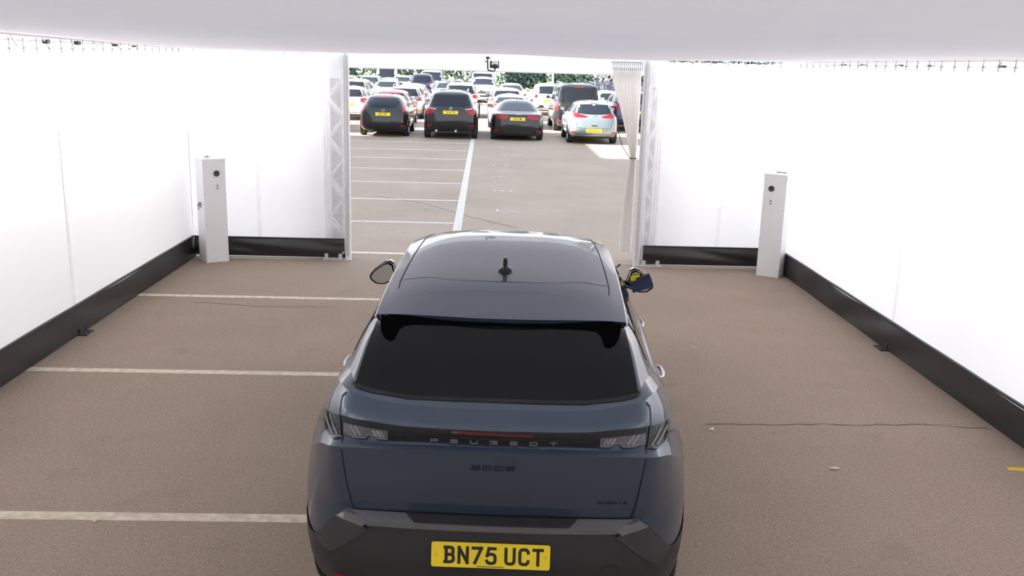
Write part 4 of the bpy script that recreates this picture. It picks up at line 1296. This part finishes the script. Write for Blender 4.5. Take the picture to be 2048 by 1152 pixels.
# ------------------------------------------------------------------ parked cars outside
PRE = {
 # z per level: sill, low bumper, bumper, waist, shoulder, belt, rail, roof edge, roof crown
 'hatch':  dict(L=3.97, W=1.72, H=1.46, z=[.20,.32,.50,.70,.86,1.00,1.35,1.42,1.46], yr=[.20,.05,.0,.03,.07,.13,.40,.62,1.1],
                w=[.90,.97,1,1,.985,.92,.67,.46,0], cowl=1.12, zc=.98, roof_f=1.75, wheel=.30),
 'suv':    dict(L=4.60, W=1.88, H=1.67, z=[.26,.40,.60,.82,1.0,1.12,1.54,1.63,1.67], yr=[.22,.06,.0,.03,.07,.13,.42,.66,1.2],
                w=[.90,.97,1,1,.985,.92,.70,.48,0], cowl=1.25, zc=1.10, roof_f=1.9, wheel=.36),
 'estate': dict(L=4.60, W=1.80, H=1.50, z=[.20,.32,.52,.72,.90,1.02,1.38,1.46,1.50], yr=[.20,.05,.0,.03,.07,.12,.36,.60,1.1],
                w=[.90,.97,1,1,.985,.92,.70,.48,0], cowl=1.25, zc=1.0, roof_f=1.95, wheel=.32),
 'coupe':  dict(L=4.63, W=1.85, H=1.38, z=[.17,.28,.48,.70,.90,.985,1.26,1.34,1.38], yr=[.20,.05,.0,.02,.06,.62,1.22,1.45,1.8],
                w=[.90,.97,1,1,.97,.90,.64,.44,0], cowl=1.45, zc=.92, roof_f=2.15, wheel=.335, notch=1),
 'saloon': dict(L=4.65, W=1.82, H=1.44, z=[.18,.30,.50,.72,.92,1.0,1.31,1.40,1.44], yr=[.20,.05,.0,.02,.06,.60,1.05,1.3,1.7],
                w=[.90,.97,1,1,.97,.90,.66,.46,0], cowl=1.35, zc=.96, roof_f=2.05, wheel=.32, notch=1),
 'van':    dict(L=4.95, W=1.90, H=1.94, z=[.24,.38,.56,.82,1.02,1.16,1.80,1.90,1.94], yr=[.16,.05,.0,.02,.035,.05,.15,.34,1.0],
                w=[.92,.98,1,1,.99,.965,.85,.60,0], cowl=.85, zc=1.12, roof_f=1.55, wheel=.34),
 'pickup': dict(L=5.2, W=1.86, H=1.78, z=[.34,.46,.62,.85,1.05,1.14,1.62,1.73,1.78], yr=[.25,.08,.0,.01,.02,1.65,1.85,2.05,2.5],
                w=[.90,.97,1,1,.98,.90,.70,.5,0], cowl=1.35, zc=1.12, roof_f=2.0, wheel=.38, notch=1),
}
WHEELS = {}
def car_rows(p):
    L, W2 = p['L'], p['W'] / 2
    rows = []
    nf = [.14, .03, 0, .04, .16, p['cowl'], p['roof_f'], p['roof_f'] + .22, p['L'] - p['yr'][8] - .9]
    zf = [p['z'][0], p['z'][1], p['z'][2], p['z'][3] * .93, p['z'][4] * .90, p['zc'], p['z'][6], p['z'][7], p['z'][8]]
    for i in range(9):
        w = W2 * p['w'][i]; yr = p['yr'][i]; yf = L - nf[i]
        z = p['z'][i]; z2 = zf[i]
        if i < 6: bow, rc = .10, .16
        else: bow, rc = .05, .10
        if p.get('notch') and i == 5: bow, rc = .06, .10
        wr = w * (.93 if i < 5 else (.90 if i == 5 else .93))
        wf = w * (.92 if i < 5 else .95)
        if i == 8:
            ys = [yr, yr + .02, yr + .05, yr + .1, yr + .2, yr + .5, (yr + yf) / 2, yf - .5, yf - .2, yf - .1, yf - .05, yf - .02, yf]
            rows.append([(0, y, z - .0) for y in ys]); continue
        span = yf - yr
        ya, yb_ = yr + bow + rc, yf - bow - rc
        wheel_r = max(ya + .05, min(.85, ya + span * .25)); wheel_f = min(yb_ - .05, max(L - .85, yb_ - span * .25))
        if i >= 5:
            wheel_r = ya + (yb_ - ya) * .25; wheel_f = ya + (yb_ - ya) * .75
        col = [(0, yr, z), (.5 * wr, yr + .15 * bow, z), (wr - rc, yr + .6 * bow, z), (wr - .29 * rc, yr + bow + .29 * rc, z), (wr, ya, z),
               (w, wheel_r, z), (w, (yr + yf) / 2, z * .6 + z2 * .4 if i < 5 else (z + z2) / 2), (w, wheel_f, z2 if i >= 5 else z * .2 + z2 * .8),
               (wf, yb_, z2), (wf - .29 * rc, yf - bow - .29 * rc, z2), (wf - rc, yf - .6 * bow, z2), (.5 * wf, yf - .15 * bow, z2 + (.012 if i == 5 else 0)), (0, yf, z2 + (.015 if i == 5 else 0))]
        rows.append(col)
    return rows

def ring_badge(name, x, z, r, bvh, m, parent, tube=.008, sx=1.0):
    hit = bvh.ray_cast(Vector((x, -5, z)), Vector((0, 1, 0)))[0]
    y = (hit.y if hit else 0) - .008
    bm = bmesh.new()
    add_tube(bm, [(x + sx * r * math.cos(a), y, z + r * math.sin(a)) for a in [2 * math.pi * k / 20 for k in range(21)]], tube, 5)
    return bm_obj(name, bm, m, parent, smooth=True)

def make_plate(root, bvh, x, z, text, front=False, L=0, yellow=True):
    hit = bvh.ray_cast(Vector((x, -5 if not front else L + 5, z)), Vector((0, 1 if not front else -1, 0)))[0]
    y = hit.y - .012 if not front else hit.y + .012
    p = empty('number_plate', (x, y, z), parent=root)
    if front: p.rotation_euler = (0, 0, math.pi)
    prism_obj('plate', [(-.26, -.055), (.26, -.055), (.26, .055), (-.26, .055)], -.004, .014, 'plate_yellow' if yellow else 'plate_white', p)
    if text:
        text_obj('characters', text, .112, 'plate_black', p, (0, -.006, -.002), (R(90), 0, 0), bold=.0015, sx=.66, spacing=1.08)
    return p

def make_car(kind, name, col, loc, rz, label, group=None, metal=0.0, over=None, rear=None, plate=None, plate_z=None, detail=2, lamps=None, tail=None, rack=False, extra=None, z0=0.0):
    p = dict(PRE[kind])
    if over: p.update(over)
    pm = paint(name, col, metal, .35)
    root = empty('parked_' + {'hatch': 'hatchback', 'suv': 'suv', 'estate': 'estate_car', 'coupe': 'coupe', 'saloon': 'saloon_car', 'van': 'van', 'pickup': 'pickup'}[kind], loc, rz)
    tag(root, label, 'van' if kind == 'van' else ('pickup' if kind == 'pickup' else 'car'), group)
    rows = car_rows(p)
    kinks = [5] if p.get('notch') else []
    G = net_surface(rows, kinks + [6], 5 if detail > 1 else 3, 4 if detail > 1 else 3)
    V, Fs = grid_to_mesh(G)
    bm = bmesh.new()
    bv = [bm.verts.new(v) for v in V]
    for f in Fs:
        try: bm.faces.new([bv[i] for i in f])
        except ValueError: pass
    bmesh.ops.remove_doubles(bm, verts=bm.verts, dist=.0008)
    bmesh.ops.recalc_face_normals(bm, faces=bm.faces)
    bvh = BVHTree.FromBMesh(bm)
    body = bm_obj('body', bm, pm, root, smooth=True)
    L, W2, z = p['L'], p['W'] / 2, p['z']
    zb, zr = z[5], z[6]
    wb, wt = W2 * p['w'][5], W2 * p['w'][6]
    res = .07 if detail > 1 else .14
    if rear is None:
        a, b = wb * .80, wt * .84
        rear = [(-a, zb + .03), (0, zb + .02), (a, zb + .03), (b, zr - .02), (0, zr - .005), (-b, zr - .02)]
    panel('rear_window', bvh, rear, 'rear', 'car_glass', root, .004, .01, res)
    panel('windscreen', bvh, [(-wb * .84, p['zc'] + .04), (0, p['zc'] + .05), (wb * .84, p['zc'] + .04), (wt * .84, zr - .01), (0, zr), (-wt * .84, zr - .01)], 'front', 'car_glass', root, .004, .01, res)
    yb0, yb1 = p['yr'][5], L - p['cowl']
    yt0, yt1 = p['yr'][6], L - p['roof_f']
    def edge(t, zf):
        lo = yb0 + .16 + (yb1 - yb0 - .40) * t; hi = yt0 + .12 + (yt1 - yt0 - .22) * t
        return (lo + (hi - lo) * zf, zb + .035 + (zr - .035 - zb - .035) * zf)
    cuts = [0, .46, 1.0] if kind in ('coupe',) else ([0, .22, .58, 1.0] if kind in ('estate', 'suv', 'van') else [0, .44, 1.0])
    for s, ax in ((-1, 'left'), (1, 'right')):
        for a, b in zip(cuts, cuts[1:]):
            a2, b2 = a + (.012 if a else 0), b - (.012 if b < 1 else 0)
            panel('side_window', bvh, [edge(a2, 0), edge(b2, 0), edge(b2, 1), edge(a2, 1)], ax, 'car_glass', root, .004, .01, res * 1.6)
        wr_ = p['wheel']
        for y0 in (.80 if kind != 'van' else .95, L - .82):
            panel('wheel_arch', bvh, [(y0 + wr_ * 1.10 * math.cos(a), wr_ + wr_ * 1.10 * math.sin(a)) for a in [R(-15 + 210 * k / 14) for k in range(15)]], ax, 'gap_black', body, .012, .012, .12)
        if detail > 0:
            ym = L - p['cowl'] - .32; zm = zb + .06
            mm = empty('door_mirror', (s * (W2 * .93), ym, zm), parent=root)
            bm2 = bmesh.new()
            add_box(bm2, .02, .20, -.05, .05, -.03, .10, .03)
            if s < 0: bmesh.ops.transform(bm2, matrix=Matrix.Rotation(math.pi, 4, 'Z'), verts=bm2.verts)
            bm_obj('housing', bm2, 'black_plastic' if kind == 'hatch' else pm, mm, smooth=True, angle=R(40))
            prism_obj('glass', [(s * .04, -.02), (s * .185, -.02), (s * .185, .085), (s * .04, .085)], -.056, -.05, 'mirror_glass', mm)
            tube_obj('stalk', [(-s * .04, .01, 0.0), (s * .05, .01, .0)], .025, 'black_plastic', mm, 6)
        lens = tail or [(.62 * W2, z[4] + .10), (.90 * W2, z[4] + .12), (.93 * W2, z[4] - .06), (.64 * W2, z[4] - .05)]
        panel('tail_light', bvh, [(s * x, q) for x, q in lens], 'rear', 'red_lens', root, .008, .012, .06)
        panel('headlight', bvh, [(s * .50 * W2, z[3] + .0), (s * .86 * W2, z[3] + .08), (s * .88 * W2, z[3] - .06), (s * .52 * W2, z[3] - .10)], 'front', 'clear_lens', root, .006, .012, .08)
        if detail > 1:
            panel('reflector', bvh, [(s * .70 * W2, z[1] + .10), (s * .88 * W2, z[1] + .11), (s * .88 * W2, z[1] + .06), (s * .70 * W2, z[1] + .05)], 'rear', 'red_lens', root, .008, .012, .06)
    panel('lower_bumper', bvh, [(-.80 * W2, z[0] + .01), (.80 * W2, z[0] + .01), (.70 * W2, z[1] + .03), (-.70 * W2, z[1] + .03)], 'rear', 'trim_black', body, .006, .01, .1)
    panel('grille', bvh, [(-.55 * W2, z[1]), (.55 * W2, z[1]), (.45 * W2, z[3] - .06), (-.45 * W2, z[3] - .06)], 'front', 'trim_black', root, .006, .01, .1)
    make_plate(root, bvh, 0, plate_z or z[3] - .02, plate)
    if detail > 0: make_plate(root, bvh, 0, z[2] - .04, None, True, L, False)
    if detail > 1:
        strip('hatch_joint', bvh, [(-.72 * W2, zb), (-.76 * W2, z[4]), (-.66 * W2, z[2] + .06), (0, z[2] + .04), (.66 * W2, z[2] + .06), (.76 * W2, z[4]), (.72 * W2, zb)], 'rear', .009, 'gap_black', body, .003, .06)
        zz = p['H'] - .012
        tube_obj('aerial', [(0, p['yr'][8] - .15, zz - .02), (0, p['yr'][8] - .22, zz + .08)], .009, 'black_plastic', root, 6)
    if rack:
        for s in (-1, 1):
            tube_obj('roof_rail', [(s * wt * .86, yt0 + .5, z[7] - .01), (s * wt * .86, yt0 + .56, z[7] + .06), (s * wt * .86, yt1 - .4, z[7] + .06), (s * wt * .86, yt1 - .3, z[7] - .01)], .018, 'chrome', root, 6)
    if detail > 0:
        key = (kind if detail > 1 else 'far', wr_)
        if key not in WHEELS:
            WHEELS[key] = build_wheel(p['wheel'], .215, .66, 8 if detail > 1 else 5)
        put_wheels(root, WHEELS[key], W2 - .105, (.80 if kind != 'van' else .95, L - .82), p['wheel'])
    else:
        key = ('far', wr_)
        if key not in WHEELS:
            WHEELS[key] = build_wheel(p['wheel'], .215, .66, 5)
        put_wheels(root, WHEELS[key], W2 - .105, (.80, L - .82), p['wheel'])
    if extra: extra(root, bvh, body, p)
    return root

BLACK = (.012, .012, .014); WHITE = (.80, .80, .80); SILVER = (.42, .43, .45); GREY = (.10, .105, .115); NAVY = (.02, .03, .075)

def x_fiesta(root, bvh, body, p):
    ring_badge('badge', 0, .92, .035, bvh, 'chrome', root, .006, 1.7)
    panel('high_brake_light', bvh, [(-.10, 1.375), (.10, 1.375), (.10, 1.355), (-.10, 1.355)], 'rear', 'red_lens', root, .008, .01, .08)
    tube_obj('wiper', [(0, .19, 1.02), (-.28, .21, 1.07)], .008, 'black_plastic', root, 6)
make_car('hatch', 'fiesta_black', BLACK, (-3.62, 33.8, 0), 0, 'black hatchback with plate EJ12 ZST parked outside, left of the black SUV', 'row of cars nearest the tent', over=dict(W=1.74),
         rear=[(-.44, 1.02), (-.12, .99), (.12, .99), (.44, 1.02), (.56, 1.15), (.53, 1.22), (.36, 1.33), (0, 1.345), (-.36, 1.33), (-.53, 1.22), (-.56, 1.15)],
         tail=[(.66, 1.16), (.72, 1.12), (.775, .93), (.76, .86), (.67, .87), (.655, 1.0)], plate='EJ12 ZST', plate_z=.79, extra=x_fiesta)
def x_bmw(root, bvh, body, p):
    ring_badge('badge', 0, 1.06, .042, bvh, 'chrome', root, .012)
    for s in (-1, 1):
        panel('lamp_strip', bvh, [(s * .50, 1.045), (s * .82, 1.075), (s * .82, 1.06), (s * .50, 1.03)], 'rear', 'plate_white', root, .012, .008, .1)
        lathe_obj('exhaust', [(.0, .0), (.035, 0), (.042, -.02), (.042, .12)], 'chrome', root, 14, Matrix.Translation((s * .34 - .15, .06, .30)) @ Matrix.Rotation(R(-90), 4, 'X'))
    panel('high_brake_light', bvh, [(-.15, 1.575), (.15, 1.575), (.15, 1.555), (-.15, 1.555)], 'rear', 'dark_red_lens', root, .008, .01, .08)
make_car('suv', 'x3_black', BLACK, (-1.23, 33.45, 0), 0, 'black SUV with plate YA14 TYF parked outside between black hatchback and black coupe', 'row of cars nearest the tent',
         rear=[(-.73, 1.14), (0, 1.12), (.73, 1.14), (.56, 1.545), (0, 1.565), (-.56, 1.545)], tail=[(.50, 1.04), (.84, 1.055), (.85, .86), (.66, .86), (.58, .95)], plate='YA14 TYF', plate_z=.93, rack=True, extra=x_bmw)
def x_audi(root, bvh, body, p):
    for k in range(4): ring_badge('badge_ring', -.066 + k * .044, .905, .030, bvh, 'chrome', root, .006)
    for s in (-1, 1):
        lathe_obj('exhaust', [(0, 0), (.035, 0), (.042, -.02), (.042, .12)], 'lens_black', root, 14, Matrix.Translation((s * .58, .09, .30)) @ Matrix.Rotation(R(-90), 4, 'X'))
    panel('diffuser', bvh, [(-.5, .24), (.5, .24), (.55, .36), (-.55, .36)], 'rear', 'clad', body, .012, .012, .1)
make_car('coupe', 'a5_black', BLACK, (1.12, 33.5, 0), 0, 'low black coupe with four-ring badge parked outside beside the black SUV', 'row of cars nearest the tent',
         rear=[(-.62, 1.02), (0, 1.015), (.62, 1.02), (.40, 1.25), (0, 1.27), (-.40, 1.25)], tail=[(.33, .87), (.40, .89), (.72, .87), (.74, .79), (.68, .735), (.42, .75), (.34, .80)], plate='ST60 CML', plate_z=.76, extra=x_audi)
def x_i20(root, bvh, body, p):
    ring_badge('badge', 0, .965, .032, bvh, 'chrome', root, .007, 1.8)
    panel('boot_handle', bvh, [(-.10, .655), (.10, .655), (.08, .625), (-.08, .625)], 'rear', 'gap_black', root, .006, .01, .06)
    panel('high_brake_light', bvh, [(-.13, 1.385), (.13, 1.385), (.13, 1.365), (-.13, 1.365)], 'rear', 'dark_red_lens', root, .008, .01, .08)
make_car('hatch', 'i20_grey', (.17, .215, .22), (3.74, 32.85, 0), 0, 'pale grey-green hatchback with plate WG16 KCO nearest the curtain, half in sun', 'row of cars nearest the tent', metal=.3, over=dict(W=1.735, H=1.48, L=4.03),
         rear=[(-.66, 1.05), (-.3, 1.02), (0, 1.01), (.3, 1.02), (.66, 1.05), (.55, 1.335), (0, 1.355), (-.55, 1.335)], tail=[(.22, .945), (.30, .915), (.66, .90), (.72, .96), (.68, 1.06), (.60, 1.05)], plate='WG16 KCO', plate_z=.47, extra=x_i20)
def x_van(root, bvh, body, p):
    panel('high_brake_light', bvh, [(-.2, 1.80), (.2, 1.80), (.2, 1.775), (-.2, 1.775)], 'rear', 'red_lens', root, .008, .01, .1)
    panel('chrome_strip', bvh, [(-.6, .82), (.6, .82), (.6, .79), (-.6, .79)], 'rear', 'chrome', root, .008, .01, .1)
make_car('van', 'van_black', BLACK, (3.72, 38.5, 0), 0, 'tall black passenger van with wide dark rear window behind the grey-green hatchback', 'parked cars further back',
         rear=[(-.78, 1.20), (.78, 1.20), (.70, 1.78), (-.70, 1.78)], tail=[(.80, 1.16), (.90, 1.14), (.92, .86), (.80, .88)], plate_z=.70, rack=True, extra=x_van)
B = 'parked cars further back'
make_car('saloon', 'a1_silver', (.22, .23, .26), (-6.45, 35.3, 0), 0, 'dark silver saloon partly hidden by the left door post', B, metal=.5)
make_car('hatch', 'red', (.42, .012, .02), (-3.88, 38.9, 0), 0, 'red hatchback directly ahead of the black hatchback', B)
make_car('hatch', 'a2_white', WHITE, (-6.05, 42.3, 0), 0, 'white hatchback ahead of the dark silver saloon', B)
make_car('estate', 'b3_silver', SILVER, (-3.78, 44.2, 0), 0, 'silver estate car ahead of the red hatchback', B, metal=.6, rack=True)
make_car('suv', 'c2_silver', (.55, .55, .56), (-1.25, 46.2, 0), 0, 'silver SUV showing over the roof of the black SUV', B, metal=.5, over=dict(H=1.62))
make_car('coupe', 'd2_silver', (.6, .6, .6), (1.02, 39.4, 0), 0, 'silver low car directly ahead of the black coupe', B, metal=.5)
make_car('estate', 'd3_cream', (.72, .70, .66), (.98, 45.2, 0), 0, 'cream estate car two places ahead of the black coupe', B, over=dict(H=1.52))
make_car('suv', 'a3_white', (.66, .67, .68), (-6.72, 48.2, 0), 0, 'pale silver people carrier two places ahead of the dark silver saloon', B, metal=.3, over=dict(H=1.74))
make_car('hatch', 'b4_white', WHITE, (-3.85, 50.2, 0), 0, 'white hatchback ahead of the silver estate car', B, detail=1)
make_car('suv', 'e2_white', WHITE, (3.25, 49.6, 0), 0, 'white SUV seen just left of the black van roof', B, detail=1, over=dict(H=1.58))
make_car('suv', 'f_navy', NAVY, (6.15, 39.6, 0), 0, 'dark blue SUV between the grey-green hatchback and the curtain', B, metal=.2, over=dict(H=1.60))
make_car('hatch', 'f2_white', WHITE, (6.0, 46.5, 0), 0, 'white hatchback ahead of the dark blue SUV', B, detail=1)
make_car('pickup', 'pickup_navy', (.015, .02, .05), (-4.42, 64.3, 0), 0, 'dark blue pickup with white-edged cab in the third rank', B, detail=1)
FCG = 'distant cars facing the tent'
def facing(kind, nm, col, x, y, label, **kw):
    """nose towards the tent: y is where the nose stands"""
    L = (kw.get('over') or {}).get('L', PRE[kind]['L'])
    return make_car(kind, nm, col, (x, y + L, 0), math.pi, label, FCG, detail=1, **kw)
facing('saloon', 'd4_white', WHITE, 1.55, 57.5, 'white saloon facing the tent, right of the lane')
facing('suv', 'w_white', WHITE, -.22, 63.8, 'white SUV facing the tent in the middle of the lane', over=dict(H=1.58))
facing('van', 'w2_silver', SILVER, -.3, 71.2, 'silver van close behind the white SUV in the lane', metal=.4, over=dict(H=1.78))
facing('saloon', 'c3_grey', (.35, .38, .40), -2.45, 58.5, 'grey saloon facing the tent beside the silver SUV', metal=.4)
facing('saloon', 'c3b_silver', SILVER, -2.25, 66.2, 'silver saloon behind the grey saloon', metal=.5)
facing('hatch', 'b5_white', WHITE, -5.95, 56.5, 'white hatchback facing the tent, centre of the left block')
facing('hatch', 'b6_silver', (.5, .52, .54), -6.62, 63.5, 'silver hatchback behind the facing white hatchback', metal=.4)
facing('estate', 'b7_white', WHITE, -6.35, 71.0, 'white estate car with roof rails at the back of the left block', rack=True, over=dict(H=1.58))
facing('van', 'van_white', WHITE, -8.0, 76.5, 'tall white van at the back of the left block', over=dict(H=2.32, z=[.24,.38,.56,.9,1.15,1.35,2.1,2.26,2.32]))
facing('saloon', 'a4_white', WHITE, -10.2, 69.0, 'white saloon at the far left behind the people carrier')
facing('estate', 'a5_silver', SILVER, -8.3, 67.0, 'silver estate car at the far left beside a white saloon', metal=.4)
facing('van', 'van_blue', (.35, .42, .52), -4.15, 71.5, 'pale blue van behind the dark blue pickup', metal=.2, over=dict(H=2.0))
# ------------------------------------------------------------------ unseen hall building, placed and sized to shade the forecourt and tent
def hall():
    r = empty('unseen_hall_building', (-20, 0, 0))
    tag(r, 'unseen grey hall building left of the yard, added to shade forecourt and tent', 'building')
    box_obj('tall_wing', -18, 0, -30, 26.9, 0, 18.6, 'concrete', r)
    box_obj('low_wing', -18, 0, 26.9, 33.2, 0, 15.1, 'concrete', r)
    box_obj('roof_edge', -18.1, .12, -30.1, 27.0, 18.6, 18.75, 'white_metal', r)
    box_obj('roof_edge', -18.1, .12, 27.0, 33.3, 15.1, 15.25, 'white_metal', r)
    src = box_obj('cladding_rib', -.0, .05, -.04, .04, 0, 15.0, 'white_metal', r)
    src.location = (0, 32.5, 0)
    for k in range(1, 30): share('cladding_rib', src, r, (0, 32.5 - k * 2.0, 0))
hall()

# ------------------------------------------------------------------ hedge and fence behind the car park
def leaf_mat(name, a, b):
    m, nt, bs = new_mat(name)
    g = nt.nodes.new('ShaderNodeNewGeometry')
    rp = nt.nodes.new('ShaderNodeValToRGB')
    rp.color_ramp.elements[0].color = (*a, 1); rp.color_ramp.elements[1].color = (*b, 1)
    nt.links.new(g.outputs['Random Per Island'], rp.inputs['Fac'])
    nt.links.new(rp.outputs['Color'], bs.inputs['Base Color'])
    bs.inputs['Roughness'].default_value = .6
    return m
LEAF = [leaf_mat('leaf_green', (.05, .10, .065), (.16, .25, .16)), leaf_mat('leaf_yellow', (.12, .16, .07), (.36, .38, .18)), leaf_mat('leaf_dark', (.04, .08, .07), (.12, .19, .16)), leaf_mat('leaf_grey', (.10, .12, .11), (.25, .27, .24))]
def foliage_mesh(seed, rx, ry, h, n):
    rnd = random.Random(seed)
    V, Fs = [], []
    lumps = [(rnd.uniform(-rx * .75, rx * .75), rnd.uniform(-ry * .5, ry * .5), (rnd.uniform(.3, 3.2) if rnd.random() < .65 else rnd.uniform(3, h - .9)), rnd.uniform(.7, 1.15)) for _ in range(34)]
    for i in range(n):
        cx, cy, cz, r = rnd.choice(lumps)
        d = Vector((rnd.gauss(0, 1), rnd.gauss(0, 1), rnd.gauss(0, 1))).normalized() * r * rnd.uniform(.75, 1.0)
        p = Vector((cx, cy, max(.15, cz + d.z))) + Vector((d.x, d.y, 0))
        nrm = (d.normalized() + Vector((rnd.uniform(-.6, .6), rnd.uniform(-.6, .6), rnd.uniform(-.2, .8)))).normalized()
        a = nrm.orthogonal().normalized(); b = nrm.cross(a)
        ang = rnd.uniform(0, 6.28); a, b = a * math.cos(ang) + b * math.sin(ang), b * math.cos(ang) - a * math.sin(ang)
        s = rnd.uniform(.14, .30)
        k = len(V)
        V += [p - a * s, p + b * s * .45 + nrm * .03, p + a * s, p - b * s * .45 + nrm * .03]
        Fs.append((k, k + 1, k + 2, k + 3))
    return V, Fs
def shrub(x, y, v, label, mi, h=6.0):
    r = empty('hedge_tree', (x, y, 0))
    tag(r, label, 'tree', 'trees along the car park edge')
    V, Fs = foliage_mesh(100 + v, 1.2, 1.1, h, 3600)
    o = mesh_obj('foliage', V, Fs, LEAF[mi], r)
    o['kind'] = 'stuff'
    for k in range(3):
        tube_obj('trunk', [(-1.1 + 1.1 * k, .3, 0), (-1.1 + 1.1 * k, .2, h * .4), (-1. + 1. * k, .1, h * .75)], [.12, .09, .04], 'bark', r, 6)
names = ['at the far left behind the white saloon', 'behind the tall white van', 'behind the white estate car with roof rails', 'behind the pale blue van', 'just right of the pale blue van',
         'left of the silver van in the lane', 'behind the silver van in the lane', 'behind the facing white saloon', 'behind the lamp post', 'behind the black van', 'right of the black van by the fence']
tint = ['green leafy', 'dense green', 'bluish green', 'pale green', 'yellow-green autumn', 'grey-green', 'dark green', 'dark leafy', 'grey-brown twiggy', 'dense green', 'olive brown']
mi = [0, 0, 2, 0, 1, 3, 2, 0, 3, 0, 3]
for k in range(11):
    shrub(-23 + k * 4.4, 92 + (k * 37 % 5) * .5, k, '%s tree of the hedge %s' % (tint[k], names[k]), mi[k], 5.5 + (k * 13 % 4) * .5)
hedge = empty('hedge', (0, 98.5, 0))
tag(hedge, 'long dark hedge closing the view behind the trees', 'hedge')
for k in range(8):
    V, Fs = foliage_mesh(300 + k, 4.0, 1.0, 5.5, 2600)
    o = mesh_obj('foliage', V, Fs, LEAF[(0, 2, 3, 0, 2, 0, 3, 2)[k]], hedge, loc=(-26 + k * 7.6, 0, 0))
    o['kind'] = 'stuff'
verge = mesh_obj('verge', [(-60, 88, 0), (60, 88, 0), (60, 89.2, .25), (-60, 89.2, .25), (60, 140, .6), (-60, 140, .6)], [(0, 1, 2, 3), (3, 2, 4, 5)], 'grass')
tag(verge, 'grass verge under the hedge', None, kind='structure')

def fence():
    r = empty('palisade_fence', (12.5, 83, 0))
    tag(r, 'dark blue palisade fence seen between the black van and the curtain', 'fence')
    src = prism_obj('picket', [(-.05, 0), (.05, 0), (.05, 1.25), (0, 1.35), (-.05, 1.25)], -.012, .012, 'fence_blue', r)
    src.location = (-4.5, 0, 0)
    for k in range(1, 56): share('picket', src, r, (-4.5 + k * .16, 0, 0))
    for z in (.3, 1.0): box_obj('rail', -4.6, 4.4, .012, .05, z, z + .06, 'fence_blue', r)
    for x in (-4.5, -1.5, 1.5, 4.3): box_obj('post', x - .04, x + .04,   .05, .13, 0, 1.2, 'fence_blue', r)
fence()
def lamp_post():
    r = empty('lamp_post', (5.9, 86, 0))
    tag(r, 'thin pale lamp post in front of the hedge', 'lamp post')
    tube_obj('pole', [(0, 0, 0), (0, 0, 8)], [.10, .06], 'aluminium', r, 10)
    lathe_obj('base', [(0, .0), (.16, 0), (.16, .5), (.10, .6), (0, .6)], 'aluminium', r, 12)
    box_obj('lamp_head', -.15, .15, -.7, .05, 7.95, 8.1, 'aluminium', r, .03)
lamp_post()
